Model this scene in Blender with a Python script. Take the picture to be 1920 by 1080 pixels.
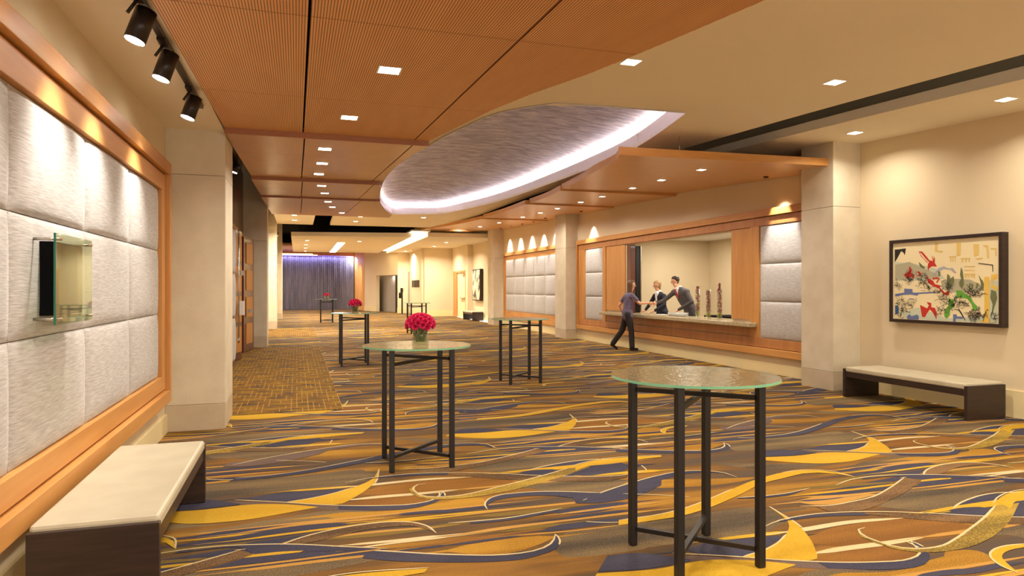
import bpy, bmesh, math, random
from mathutils import Vector, Matrix
for o in list(bpy.data.objects): bpy.data.objects.remove(o)
S = bpy.context.scene
C = S.collection
PI = math.pi
# ---------------------------------------------------------------- camera
cam_d = bpy.data.cameras.new('camera'); cam = bpy.data.objects.new('camera', cam_d); C.objects.link(cam)
cam_d.sensor_width = 36.0; cam_d.lens = 36.0*1270/1920; cam_d.clip_start = .05; cam_d.clip_end = 200
cam.location = (0, 0, 1.58); cam.rotation_euler = (PI/2, 0, -math.atan(404/1270))
S.camera = cam
# ---------------------------------------------------------------- world, exposure
S.view_settings.view_transform = 'Standard'; S.view_settings.look = 'None'
S.view_settings.exposure = 0.2; S.view_settings.gamma = 1.0; S.view_settings.use_curve_mapping = False
W = bpy.data.worlds.new('world'); S.world = W; W.use_nodes = True
W.node_tree.nodes['Background'].inputs[0].default_value = (1.0, .90, .76, 1)
W.node_tree.nodes['Background'].inputs[1].default_value = 3.1
LS = 1.0            # overall strength of the hall's lamps
WARM = (1.0, .91, .77)
# ---------------------------------------------------------------- materials
def lin(c):
    return tuple(((v/255)/12.92 if v/255 <= .04045 else ((v/255+.055)/1.055)**2.4) for v in c)+(1,)
def dim(c, k=.67):
    r = lin(c); return (r[0]*k, r[1]*k, r[2]*k, 1)
def nodes(name):
    m = bpy.data.materials.new(name); m.use_nodes = True
    nt = m.node_tree; b = nt.nodes['Principled BSDF']; return m, nt, b
def N(nt, t, **k):
    n = nt.nodes.new(t)
    for a, v in k.items():
        if a[0] == '_': n.inputs[int(a[1:])].default_value = v
        else: setattr(n, a, v)
    return n
def coords(nt, scale=(1,1,1), kind='Object'):
    tc = N(nt, 'ShaderNodeTexCoord'); mp = N(nt, 'ShaderNodeMapping'); mp.inputs[3].default_value = scale
    nt.links.new(tc.outputs[kind], mp.inputs[0]); return mp.outputs[0]
def mat(name, col, rough=.6, col2=None, scale=(4,4,4), detail=4, bump=0, bscale=None, metal=0, spec=.4, ramp=(.35,.65), coat=0):
    m, nt, b = nodes(name)
    b.inputs['Base Color'].default_value = lin(col); b.inputs['Roughness'].default_value = rough
    b.inputs['Metallic'].default_value = metal; b.inputs['Specular IOR Level'].default_value = spec
    b.inputs['Coat Weight'].default_value = coat
    if col2 or bump:
        v = coords(nt, scale); n = N(nt, 'ShaderNodeTexNoise'); n.inputs['Scale'].default_value = 1; n.inputs['Detail'].default_value = detail
        nt.links.new(v, n.inputs[0])
        if col2:
            r = N(nt, 'ShaderNodeValToRGB'); e = r.color_ramp.elements
            e[0].position, e[1].position = ramp; e[0].color = lin(col); e[1].color = lin(col2)
            nt.links.new(n.outputs['Fac'], r.inputs[0]); nt.links.new(r.outputs[0], b.inputs['Base Color'])
        if bump:
            if bscale:
                v2 = coords(nt, bscale); n2 = N(nt, 'ShaderNodeTexNoise'); n2.inputs['Scale'].default_value = 1; n2.inputs['Detail'].default_value = 3
                nt.links.new(v2, n2.inputs[0]); n = n2
            bp = N(nt, 'ShaderNodeBump'); bp.inputs['Strength'].default_value = bump; bp.inputs['Distance'].default_value = .01
            nt.links.new(n.outputs['Fac'], bp.inputs['Height']); nt.links.new(bp.outputs[0], b.inputs['Normal'])
    return m
def emis(name, col, st):
    m, nt, b = nodes(name); b.inputs['Base Color'].default_value = lin((240,235,225))
    b.inputs['Emission Color'].default_value = lin(col); b.inputs['Emission Strength'].default_value = st; return m
M = {}
M['plaster'] = mat('plaster', (220,202,168), .75, (225,207,173), (.7,.7,.7))
M['ceiling'] = mat('ceiling_plaster', (240,230,208), .8, (244,234,212), (.6,.6,.6))
M['stone'] = mat('limestone', (220,208,184), .6, (210,197,172), (3,3,3), 8, .15, (40,40,40))
M['stone_base'] = mat('limestone_base', (200,184,158), .6, (190,172,144), (3,3,3), 8, .15, (40,40,40))
M['base'] = mat('baseboard_paint', (232,214,164), .5)
M['black'] = mat('black_void', (18,18,20), .95, spec=.1)
M['dark'] = mat('dark_wood', (46,34,30), .35, (58,42,36), (3,3,40), 4)
M['iron'] = mat('black_metal', (34,30,29), .4)
M['steel'] = mat('steel', (205,198,188), .25, metal=1)
M['lampblack'] = mat('lamp_bronze', (38,30,26), .35)
M['leather'] = mat('beige_leather', (194,184,158), .45, (186,175,150), (5,5,5), 3, .08, (60,60,60))
M['white'] = mat('white_paint', (238,232,225), .6)
M['cove'] = mat('cove_paint', (247,242,248), .6)
M['screen'] = mat('screen_glass', (52,46,40), .06, spec=.7)
M['gray'] = mat('gray_wall', (160,152,142), .7)
M['paper'] = mat('paper', (240,238,232), .6)
M['led'] = emis('led_strip', (244,238,255), 26.0)
M['ledwarm'] = emis('warm_led', (255,232,180), 6.0)
M['lens'] = emis('lamp_lens', (255,244,220), 12.0)
M['headlens'] = emis('spot_lens', (255,248,235), 70.0)
M['linelamp'] = emis('line_lamp', (255,225,160), 4.0)
M['granite'] = mat('granite', (120,100,62), .25, (210,195,160), (60,60,60), 6, ramp=(.42,.58))
M['art_cream2'] = mat('art_cream', (238,222,178), .6)
for k, c in dict(aqua=(200,205,180), grey2=(178,172,142), black2=(38,32,30), red2=(196,48,36), green2=(104,166,62), blue2=(104,116,160), blue3=(50,92,140), blue4=(172,172,180), yel2=(226,194,112), yel3=(232,190,84), tree2=(112,116,76)).items():
    M['art_'+k] = mat('art_'+k, c, .6)
def wood(name, c1, c2, scale, rough=.35, lines=0, coat=.15):
    m, nt, b = nodes(name); v = coords(nt, scale, 'Object')
    n = N(nt, 'ShaderNodeTexNoise'); n.inputs['Scale'].default_value = 1; n.inputs['Detail'].default_value = 5; nt.links.new(v, n.inputs[0])
    r = N(nt, 'ShaderNodeValToRGB'); r.color_ramp.elements[0].position = .3; r.color_ramp.elements[1].position = .7
    r.color_ramp.elements[0].color = lin(c1); r.color_ramp.elements[1].color = lin(c2); nt.links.new(n.outputs[0], r.inputs[0])
    out = r.outputs[0]
    if lines:
        tc = N(nt, 'ShaderNodeTexCoord'); sp = N(nt, 'ShaderNodeSeparateXYZ'); nt.links.new(tc.outputs['Object'], sp.inputs[0])
        mu = N(nt, 'ShaderNodeMath', operation='MULTIPLY'); mu.inputs[1].default_value = 1/lines; nt.links.new(sp.outputs[0], mu.inputs[0])
        fr = N(nt, 'ShaderNodeMath', operation='FRACT'); nt.links.new(mu.outputs[0], fr.inputs[0])
        gt = N(nt, 'ShaderNodeMath', operation='GREATER_THAN'); gt.inputs[1].default_value = .70; nt.links.new(fr.outputs[0], gt.inputs[0])
        mx = N(nt, 'ShaderNodeMix', data_type='RGBA'); mx.inputs[7].default_value = lin(tuple(int(x*.48) for x in c1))
        nt.links.new(gt.outputs[0], mx.inputs[0]); nt.links.new(out, mx.inputs[6]); out = mx.outputs[2]
    nt.links.new(out, b.inputs['Base Color']); b.inputs['Roughness'].default_value = rough; b.inputs['Coat Weight'].default_value = coat
    return m
M['wood'] = wood('cherry_wood', (190,130,68), (204,146,80), (14,14,1.2), .5, coat=0)
M['woodh'] = wood('cherry_wood_horizontal', (194,134,68), (208,150,82), (2,1.2,14), .5, coat=0)
M['woodstripe'] = wood('cherry_veneer', (172,112,62), (190,130,74), (9,9,.5), .45, coat=0)
M['slat'] = wood('slatted_wood', (226,162,98), (234,174,108), (10,1.5,10), .5, .0165, 0)
M['slatfine'] = wood('wood_ceiling_veneer', (210,152,94), (220,164,104), (9,1.2,9), .32, .0165, 0)
M['canopy'] = wood('canopy_wood', (218,162,106), (226,174,116), (2,9,9), .3, coat=0)
M['edge'] = mat('wood_edge', (160,106,76), .4)
M['doorwood'] = wood('red_brown_wood', (88,48,34), (106,58,40), (10,10,1))
M['amber'] = mat('amber_panel', (182,124,58), .5)
def fabric():
    m, nt, b = nodes('woven_fabric'); v = coords(nt, (60, 9, 130))
    n = N(nt, 'ShaderNodeTexNoise'); n.inputs['Scale'].default_value = 1; n.inputs['Detail'].default_value = 5; nt.links.new(v, n.inputs[0])
    r = N(nt, 'ShaderNodeValToRGB'); e = r.color_ramp.elements; e[0].position = .3; e[1].position = .72; e[0].color = lin((158,151,144)); e[1].color = lin((200,194,187))
    nt.links.new(n.outputs[0], r.inputs[0]); nt.links.new(r.outputs[0], b.inputs['Base Color']); b.inputs['Roughness'].default_value = .7
    b.inputs['Sheen Weight'].default_value = .2
    bp = N(nt, 'ShaderNodeBump'); bp.inputs['Strength'].default_value = .35; bp.inputs['Distance'].default_value = .004
    nt.links.new(n.outputs[0], bp.inputs['Height']); nt.links.new(bp.outputs[0], b.inputs['Normal']); return m
M['fabric'] = fabric()
def dome():
    m, nt, b = nodes('silver_leaf'); v = coords(nt, (2.6, 9, 3))
    n = N(nt, 'ShaderNodeTexNoise'); n.inputs['Scale'].default_value = 1; n.inputs['Detail'].default_value = 8; n.inputs['Roughness'].default_value = .75; nt.links.new(v, n.inputs[0])
    r = N(nt, 'ShaderNodeValToRGB'); e = r.color_ramp.elements; e[0].position = .42; e[1].position = .60; e[0].color = lin((104,84,64)); e[1].color = lin((186,168,148))
    nt.links.new(n.outputs[0], r.inputs[0]); nt.links.new(r.outputs[0], b.inputs['Base Color']); b.inputs['Roughness'].default_value = .5; b.inputs['Metallic'].default_value = .15
    return m
M['dome'] = dome()
def glass(name, tint, body, fr=.25, bump=0, rough=.05, edge=False):
    m, nt, b = nodes(name); nt.nodes.remove(b); out = nt.nodes['Material Output']
    tr = N(nt, 'ShaderNodeBsdfTransparent'); tr.inputs[0].default_value = lin(tint)
    gl = N(nt, 'ShaderNodeBsdfGlossy'); gl.inputs['Roughness'].default_value = rough; gl.inputs[0].default_value = (.95,.97,.95,1)
    df = N(nt, 'ShaderNodeBsdfDiffuse'); df.inputs[0].default_value = lin(body)
    m1 = N(nt, 'ShaderNodeMixShader'); m1.inputs[0].default_value = fr; nt.links.new(tr.outputs[0], m1.inputs[1]); nt.links.new(df.outputs[0], m1.inputs[2])
    lw = N(nt, 'ShaderNodeLayerWeight'); lw.inputs[0].default_value = .5
    pw = N(nt, 'ShaderNodeMath', operation='POWER'); pw.inputs[1].default_value = 4; nt.links.new(lw.outputs['Facing'], pw.inputs[0])
    fn = N(nt, 'ShaderNodeMath', operation='MULTIPLY_ADD'); fn.inputs[1].default_value = .65; fn.inputs[2].default_value = .04; nt.links.new(pw.outputs[0], fn.inputs[0])
    m2 = N(nt, 'ShaderNodeMixShader'); nt.links.new(fn.outputs[0], m2.inputs[0]); nt.links.new(m1.outputs[0], m2.inputs[1]); nt.links.new(gl.outputs[0], m2.inputs[2])
    if bump:
        v = coords(nt, (28,28,28)); n = N(nt, 'ShaderNodeTexNoise'); n.inputs['Scale'].default_value = 1; n.inputs['Detail'].default_value = 2; nt.links.new(v, n.inputs[0])
        bp = N(nt, 'ShaderNodeBump'); bp.inputs['Strength'].default_value = bump; bp.inputs['Distance'].default_value = .01
        nt.links.new(n.outputs[0], bp.inputs['Height'])
        for q in (gl, lw): nt.links.new(bp.outputs[0], q.inputs['Normal'])
    nt.links.new(m2.outputs[0], out.inputs[0]); return m
M['tableglass'] = glass('rippled_glass', (190,188,156), (138,126,92), .52, .55, .10)
M['glassedge'] = glass('green_glass_edge', (120,190,150), (140,205,165), .6, 0, .1)
M['glass'] = glass('clear_glass', (246,247,242), (215,220,205), .06, 0, .03)
M['tumbler'] = glass('tumbler_glass', (250,250,248), (245,243,236), .22, 0, .05)
M['signglass'] = glass('sign_glass', (216,228,214), (190,200,184), .05, 0, .03)
M['signedge'] = mat('green_edge', (40,110,90), .2)
M['water'] = glass('stems_water', (234,238,220), (150,160,110), .05, 0, .05)
M['pink'] = mat('pink_petals', (206,28,88), .6, (228,60,110), (60,60,60))
M['stem'] = mat('stem', (126,146,76), .6)
M['orchid'] = mat('orchid', (140,40,60), .6, (216,112,116), (50,50,50), 6, ramp=(.45,.6))
M['orchidy'] = mat('orchid_yellow', (214,196,50), .6, (150,160,50), (50,50,50), 4)
# ---------------------------------------------------------------- mesh helpers
class MB:
    def __init__(s): s.b = bmesh.new(); s.mats = []
    def mi(s, m):
        if m not in s.mats: s.mats.append(m)
        return s.mats.index(m)
    def box(s, x0, x1, y0, y1, z0, z1, m='plaster', bev=0):
        vs = [s.b.verts.new((x, y, z)) for z in (z0, z1) for x, y in ((x0,y0),(x1,y0),(x1,y1),(x0,y1))]
        fs = [(3,2,1,0),(4,5,6,7),(0,1,5,4),(1,2,6,5),(2,3,7,6),(3,0,4,7)]; k = s.mi(m); out = []
        for f in fs:
            g = s.b.faces.new([vs[i] for i in f]); g.material_index = k; out.append(g)
        if bev:
            es = set(e for f in out for e in f.edges)
            r = bmesh.ops.bevel(s.b, geom=list(es), offset=bev, segments=2, affect='EDGES', profile=.5)
            for f in r['faces']: f.material_index = k
        return s
    def quad(s, pts, m='plaster'):
        f = s.b.faces.new([s.b.verts.new(p) for p in pts]); f.material_index = s.mi(m); return s
    def prism(s, poly, zf0, zf1, m='plaster', me=None):
        lo = [s.b.verts.new((x, y, zf0(x, y))) for x, y in poly]; hi = [s.b.verts.new((x, y, zf1(x, y))) for x, y in poly]
        k = s.mi(m); ke = s.mi(me or m)
        f = s.b.faces.new(lo[::-1]); f.material_index = k; f = s.b.faces.new(hi); f.material_index = k
        for i in range(len(poly)):
            j = (i+1) % len(poly); f = s.b.faces.new([lo[i], lo[j], hi[j], hi[i]]); f.material_index = ke
        return s
    def tube(s, p0, p1, r0, r1=None, n=12, m='iron', cap=True):
        r1 = r0 if r1 is None else r1; p0 = Vector(p0); p1 = Vector(p1); d = (p1-p0).normalized()
        a = Vector((0,0,1)) if abs(d.z) < .9 else Vector((1,0,0)); u = d.cross(a).normalized(); w = d.cross(u)
        A = [s.b.verts.new(p0+(u*math.cos(2*PI*i/n)+w*math.sin(2*PI*i/n))*r0) for i in range(n)]
        B = [s.b.verts.new(p1+(u*math.cos(2*PI*i/n)+w*math.sin(2*PI*i/n))*r1) for i in range(n)]
        k = s.mi(m)
        for i in range(n):
            j = (i+1) % n; f = s.b.faces.new([A[i], B[i], B[j], A[j]]); f.material_index = k; f.smooth = True
        if cap:
            f = s.b.faces.new(A); f.material_index = k; f = s.b.faces.new(B[::-1]); f.material_index = k
        return s
    def bar(s, p0, p1, w, h, m='iron'):
        p0 = Vector(p0); p1 = Vector(p1); d = (p1-p0).normalized(); a = Vector((0,0,1)) if abs(d.z) < .9 else Vector((0,1,0))
        u = d.cross(a).normalized()*w/2; v = u.cross(d).normalized()*h/2; k = s.mi(m)
        A = [s.b.verts.new(p0+q) for q in (-u-v, u-v, u+v, -u+v)]; B = [s.b.verts.new(p1+q) for q in (-u-v, u-v, u+v, -u+v)]
        for fs in ([A[0],A[1],A[2],A[3]], [B[3],B[2],B[1],B[0]], [A[0],B[0],B[1],A[1]], [A[1],B[1],B[2],A[2]], [A[2],B[2],B[3],A[3]], [A[3],B[3],B[0],A[0]]):
            s.b.faces.new(fs).material_index = k
        return s
    def lathe(s, prof, c=(0,0,0), n=24, m='glass', sm=True):
        k = s.mi(m); rings = []
        for r, z in prof:
            rings.append([s.b.verts.new((c[0]+r*math.cos(2*PI*i/n), c[1]+r*math.sin(2*PI*i/n), c[2]+z)) for i in range(n)] if r > 1e-5 else [s.b.verts.new((c[0], c[1], c[2]+z))])
        for A, B in zip(rings, rings[1:]):
            for i in range(n):
                j = (i+1) % n
                if len(A) == 1 and len(B) == 1: continue
                vs = [A[0], B[j], B[i]][::-1] if len(A) == 1 else ([A[i], A[j], B[0]] if len(B) == 1 else [A[i], A[j], B[j], B[i]])
                f = s.b.faces.new(vs); f.material_index = k; f.smooth = sm
        return s
    def pad(s, axis, x, y0, y1, z0, z1, d, m='fabric', n=14):
        # pillow standing on plane X=x, bulging by d towards -axis/+axis
        k = s.mi(m); g = []
        for i in range(n+1):
            row = []
            for j in range(n+1):
                a = i/n; b = j/n
                a = .5-.5*math.cos(PI*a)*(.6+.4*abs(math.cos(PI*a))); b = .5-.5*math.cos(PI*b)*(.6+.4*abs(math.cos(PI*b)))
                h = (max(0, 1-abs(2*a-1)**3.5)*max(0, 1-abs(2*b-1)**3.5))**.42
                row.append(s.b.verts.new((x+axis*d*h, y0+(y1-y0)*a, z0+(z1-z0)*b)))
            g.append(row)
        for i in range(n):
            for j in range(n):
                q = [g[i][j], g[i+1][j], g[i+1][j+1], g[i][j+1]]
                f = s.b.faces.new(q if axis > 0 else q[::-1]); f.material_index = k; f.smooth = True
        return s
    def build(s, name, parent=None, loc=None, kind=None):
        bmesh.ops.remove_doubles(s.b, verts=s.b.verts, dist=1e-6) if len(s.b.verts) < 20000 else None
        me = bpy.data.meshes.new(name); s.b.to_mesh(me); s.b.free()
        for m in s.mats: me.materials.append(M[m])
        o = bpy.data.objects.new(name, me); C.objects.link(o)
        if parent: o.parent = parent
        if loc: o.location = loc
        if kind: o['kind'] = kind
        return o
def empty(name, loc=(0,0,0), rz=0):
    o = bpy.data.objects.new(name, None); C.objects.link(o); o.location = loc; o.rotation_euler = (0,0,rz); o.empty_display_size = .1; return o
def tag(o, label, cat, group=None):
    o['label'] = label; o['category'] = cat
    if group: o['group'] = group
    return o
def copy_tree(o, parent=None):
    c = o.copy(); C.objects.link(c); c.parent = parent
    for ch in list(o.children): copy_tree(ch, c)
    return c
def lamp(name, kind, loc, energy, parent=None, color=WARM, target=None, size=.12, spot=1.2, blend=.6, sizey=None, spread=None):
    d = bpy.data.lights.new(name, kind); d.energy = energy*LS; d.color = color
    if kind == 'AREA':
        d.size = size
        if sizey: d.shape = 'RECTANGLE'; d.size_y = sizey
        if spread: d.spread = spread
    else: d.shadow_soft_size = size
    if kind == 'SPOT': d.spot_size = spot; d.spot_blend = blend
    o = bpy.data.objects.new(name, d); C.objects.link(o); o.location = loc
    if parent: o.parent = parent
    if target is not None:
        w = Vector(target); o.rotation_euler = (w-Vector(loc)).to_track_quat('-Z', 'Y').to_euler()
    return o
def lerp(a, b, t): return a+(b-a)*t
def interp(ch, y, k=1):
    # ch: list of (x, y) rising in y -> x at y
    if y <= ch[0][1]: return ch[0][0]
    for (xa, ya), (xb, yb) in zip(ch, ch[1:]):
        if ya <= y <= yb: return lerp(xa, xb, (y-ya)/max(1e-9, yb-ya))
    return ch[-1][0]
CARPET=[["r","gray",[[-0.482,5.967],[0.098,5.966],[0.715,5.956]],[[-0.449,5.561],[0.092,5.569],[0.368,5.63],[0.682,5.78]],1,2,""],
["r","gray",[[-0.396,4.896],[-0.161,4.898],[0.032,4.938],[0.183,4.982],[0.383,4.918],[0.583,4.855]],[[-0.38,4.704],[-0.109,4.702],[0.27,4.724],[0.467,4.729],[0.679,4.791]],1,2,""],
["r","gray",[[1.563,3.925],[1.636,4.049],[1.881,4.084],[2.099,4.088],[2.386,4.119]],[[1.45,3.776],[1.479,3.708],[1.596,3.671],[1.743,3.659],[2.126,3.67]],1,2,""],
["r","gray",[[2.54,4.102],[2.748,4.113],[3.144,4.115],[3.214,4.058]],[[1.842,3.68],[2.227,3.681],[2.509,3.674],[3.012,3.631]],1,2,""],
["r","gold",[[0.201,4.943],[0.581,4.839],[0.901,4.856],[1.059,4.877]],[[0.195,4.785],[0.564,4.699],[0.878,4.728],[1.027,4.73]],1,2,""],
["r","gold",[[1.081,4.979],[1.335,4.899],[1.309,4.762]],[[1.034,4.762],[1.14,4.752],[1.294,4.749]],1,2,""],
["r","gold",[[0.878,4.043],[1.264,4.073],[1.577,4.054]],[[0.858,3.952],[1.197,3.856],[1.54,3.972]],1,2,""],
["r","gold",[[2.534,5.061],[3.0,4.913],[3.493,4.802],[3.71,4.779]],[[2.55,4.796],[2.878,4.712],[3.497,4.71],[3.696,4.761]],1,2,""],
["r","gray",[[1.873,5.217],[2.335,5.07],[2.618,5.071]],[[1.712,4.972],[1.997,4.882],[2.236,4.774],[2.543,4.925]],1,2,""],
["r","gray",[[3.59,5.326],[4.001,5.113],[4.28,5.025],[4.596,4.94]],[[3.545,5.259],[3.887,4.967],[4.175,4.901],[4.546,4.887]],1,2,""],
["r","gray",[[1.364,5.969],[2.012,6.015],[2.622,6.032],[3.059,5.956]],[[1.319,5.774],[1.843,5.507],[2.508,5.771],[2.99,5.823]],1,2,""],
["r","rust",[[3.158,3.606],[3.837,3.611],[4.221,3.489],[4.33,3.363]],[[2.978,3.338],[3.543,3.335],[4.028,3.33],[4.222,3.31]],1,2,""],
["r","rust",[[2.896,3.246],[3.452,3.248],[3.584,3.157]],[[2.864,3.211],[3.215,3.066],[3.346,3.046],[3.505,3.099]],1,2,""],
["r","rust",[[0.903,4.161],[1.295,4.171],[1.607,4.186]],[[0.888,4.089],[1.175,4.101],[1.481,4.126]],1,2,""],
["r","rust",[[1.208,5.566],[1.45,5.512],[1.685,5.345]],[[1.145,5.276],[1.38,5.244],[1.665,5.283]],1,2,""],
["r","mauve",[[-0.438,5.418],[0.187,5.108],[0.595,4.954]],[[-0.428,5.296],[-0.191,5.197],[0.184,5.009],[0.382,4.912],[0.583,4.855]],1,2,""],
["r","orange",[[4.463,4.773],[5.546,4.793],[6.149,4.776],[6.746,4.771]],[[4.427,4.735],[5.507,4.744],[6.105,4.742],[6.709,4.745]],1,2,""],
["r","navy",[[4.545,4.758],[4.992,4.761],[5.485,4.74]],[[4.462,4.655],[4.901,4.675],[5.432,4.664]],1,2,""],
["r","yellow",[[4.445,4.67],[4.901,4.675],[5.441,4.672],[5.881,4.653],[6.566,4.643]],[[4.398,4.636],[4.869,4.644],[5.395,4.633],[5.84,4.621],[6.531,4.619]],1,2,""],
["r","navy",[[4.412,4.603],[4.83,4.607],[5.313,4.606]],[[4.401,4.559],[4.745,4.526],[5.156,4.543]],1,2,""],
["r","olive",[[4.278,4.543],[4.734,4.515],[5.009,4.5]],[[4.169,4.443],[4.671,4.455],[4.949,4.447]],1,2,""],
["r","olive",[[5.293,4.459],[5.703,4.43],[6.352,4.492]],[[5.182,4.421],[5.62,4.365],[6.255,4.423]],1,2,""],
["r","cream",[[5.435,4.287],[5.677,4.278],[6.04,4.272]],[[5.421,4.263],[5.628,4.24],[5.982,4.23]],1,2,""],
["r","orange",[[5.273,4.456],[5.664,4.468],[6.051,4.424]],[[5.224,4.422],[5.618,4.431],[6.026,4.405]],1,2,""],
["r","navy",[[4.208,4.344],[4.501,4.381],[4.882,4.444]],[[4.116,4.248],[4.367,4.251],[4.627,4.297]],1,2,""],
["r","olive",[[3.807,4.429],[4.199,4.381],[4.686,4.323]],[[3.765,4.38],[4.143,4.322],[4.65,4.29]],1,2,""],
["r","yellow",[[3.679,4.279],[3.949,4.269],[4.621,4.277]],[[3.644,4.24],[3.915,4.232],[4.558,4.233]],1,2,""],
["r","navy",[[3.73,4.244],[4.053,4.228],[4.535,4.24]],[[3.709,4.219],[4.0,4.173],[4.419,4.172]],1,2,""],
["r","orange",[[3.632,4.225],[3.995,4.167],[4.354,4.152]],[[3.614,4.204],[3.966,4.138],[4.291,4.12]],1,2,""],
["r","orange",[[3.606,4.195],[4.049,4.15],[4.285,4.114]],[[3.495,4.066],[3.706,4.006],[4.098,4.057]],1,2,""],
["r","navy",[[3.573,4.157],[3.747,4.124],[3.952,4.123]],[[3.544,4.122],[3.726,4.101],[3.933,4.102]],1,2,""],
["r","orange",[[1.002,4.616],[1.435,4.624],[1.894,4.629],[2.294,4.612]],[[0.994,4.578],[1.424,4.587],[1.877,4.588],[2.283,4.59]],1,2,""],
["r","olive",[[1.201,4.566],[1.524,4.555],[1.957,4.556]],[[1.184,4.501],[1.499,4.481],[1.847,4.514]],1,2,""],
["r","navy",[[1.799,4.509],[2.083,4.522],[2.336,4.525]],[[1.693,4.41],[2.011,4.367],[2.296,4.448]],1,2,""],
["r","orange",[[1.767,4.428],[2.045,4.44],[2.299,4.454],[2.576,4.448]],[[1.73,4.391],[2.027,4.402],[2.277,4.411],[2.553,4.408]],1,2,""],
["r","navy",[[1.777,4.344],[2.005,4.353],[2.25,4.358]],[[1.754,4.289],[1.982,4.305],[2.223,4.306]],1,2,""],
["r","orange",[[0.922,4.249],[1.331,4.288],[1.754,4.289],[2.22,4.301],[2.49,4.299]],[[0.914,4.211],[1.315,4.235],[1.741,4.256],[2.198,4.258],[2.465,4.256]],1,2,""],
["r","navy",[[0.889,4.094],[1.08,4.105],[1.436,4.112]],[[0.883,4.066],[1.071,4.069],[1.472,4.101]],1,2,""],
["r","navy",[[1.537,4.165],[1.727,4.221],[1.941,4.214],[2.174,4.212]],[[1.477,4.113],[1.681,4.11],[1.898,4.122],[2.149,4.163]],1,2,""],
["r","olive",[[1.311,4.222],[1.523,4.242],[1.694,4.247]],[[1.204,4.2],[1.5,4.176],[1.673,4.194]],1,2,""],
["r","orange",[[1.378,4.117],[1.674,4.092],[2.055,4.087]],[[1.276,4.109],[1.664,4.068],[2.046,4.069]],1,2,""],
["r","navy",[[0.674,4.76],[0.883,4.759],[1.029,4.74]],[[0.669,4.722],[0.875,4.712],[1.022,4.708]],1,2,""],
["r","orange",[[-0.38,4.704],[0.078,4.755],[0.387,4.724],[0.665,4.692]],[[-0.377,4.67],[0.078,4.716],[0.384,4.688],[0.662,4.674]],1,2,""],
["r","navy",[[-0.376,4.653],[0.077,4.696],[0.364,4.676]],[[-0.37,4.579],[0.076,4.609],[0.302,4.615]],1,2,""],
["r","yellow",[[-0.37,4.577],[0.076,4.609],[0.555,4.624],[1.0,4.607]],[[-0.367,4.539],[0.075,4.573],[0.551,4.586],[0.991,4.563]],1,2,""],
["r","navy",[[-0.329,4.497],[-0.105,4.513],[0.13,4.542]],[[-0.357,4.423],[-0.188,4.401],[0.002,4.487]],1,2,""],
["r","cream",[[0.328,4.213],[0.599,4.232],[0.918,4.231]],[[0.326,4.193],[0.595,4.203],[0.912,4.201]],1,2,""],
["r","orange",[[-0.33,4.086],[0.067,4.089],[0.473,4.087],[0.672,4.108]],[[-0.326,4.04],[0.067,4.046],[0.4,4.051],[0.668,4.085]],1,2,""],
["r","navy",[[0.49,4.081],[0.67,4.096],[0.89,4.101]],[[0.577,4.07],[0.71,4.071],[0.883,4.066]],1,2,""],
["r","navy",[[-0.336,4.152],[-0.177,4.156],[0.077,4.177],[0.238,4.162]],[[-0.331,4.091],[-0.095,4.086],[0.15,4.097],[0.405,4.097]],1,2,""],
["r","navy",[[-0.353,4.374],[-0.126,4.355],[0.156,4.26],[0.525,4.082],[0.574,4.055]],[[-0.348,4.301],[-0.25,4.317],[0.069,4.203],[0.318,4.089],[0.471,4.064]],1,2,""],
["r","brown",[[-0.344,4.254],[-0.257,4.296],[-0.099,4.252]],[[-0.335,4.141],[-0.234,4.174],[-0.098,4.222]],1,2,""],
["r","yellow",[[-0.235,4.19],[-0.097,4.198],[0.082,4.195]],[[-0.234,4.177],[-0.097,4.175],[0.081,4.176]],1,2,""],
["r","yellow",[[2.504,3.683],[2.807,3.674],[3.039,3.664]],[[2.518,3.64],[2.77,3.626],[2.997,3.613]],1,2,""],
["r","cream",[[3.039,3.664],[3.155,3.67],[3.597,3.687],[3.918,3.638]],[[2.997,3.613],[3.103,3.61],[3.545,3.634],[3.958,3.603]],1,2,""],
["r","navy",[[2.312,3.616],[2.478,3.645],[2.82,3.604],[2.994,3.609]],[[2.201,3.523],[2.508,3.39],[2.692,3.441],[2.811,3.495]],1,2,""],
["r","cream",[[2.966,3.325],[3.193,3.331],[3.481,3.32],[3.803,3.319]],[[2.917,3.27],[3.135,3.271],[3.468,3.263],[3.781,3.278]],1,2,""],
["r","orange",[[3.803,3.319],[4.016,3.319],[4.23,3.316],[4.691,3.318]],[[3.781,3.278],[3.961,3.274],[4.14,3.266],[4.615,3.264]],1,2,""],
["r","navy",[[3.338,2.848],[3.597,2.837],[3.785,2.852],[4.009,2.835]],[[3.407,2.816],[3.599,2.795],[3.845,2.811],[3.966,2.805]],1,2,""],
["r","yellow",[[4.143,3.663],[4.469,3.659],[4.865,3.666],[5.192,3.672]],[[4.137,3.645],[4.41,3.611],[4.793,3.611],[5.085,3.596]],1,2,""],
["r","navy",[[4.483,3.665],[4.665,3.737],[5.003,3.827],[5.213,3.811]],[[4.474,3.658],[4.64,3.66],[4.872,3.671],[5.01,3.674]],1,2,""],
["r","navy",[[4.276,3.614],[4.547,3.587],[4.783,3.604]],[[4.254,3.595],[4.435,3.499],[4.51,3.45]],1,2,""],
["r","navy",[[5.007,3.585],[5.085,3.596]],[[4.668,3.393],[4.727,3.343]],1,2,""],
["r","navy",[[2.215,5.316],[2.384,5.486],[2.576,5.594],[2.875,5.57]],[[2.227,5.279],[2.405,5.223],[2.532,5.201],[2.702,5.234]],1,2,""],
["r","yellow",[[2.385,5.238],[2.713,5.255],[3.029,5.23]],[[2.374,5.214],[2.676,5.184],[2.985,5.154]],1,2,""],
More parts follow.
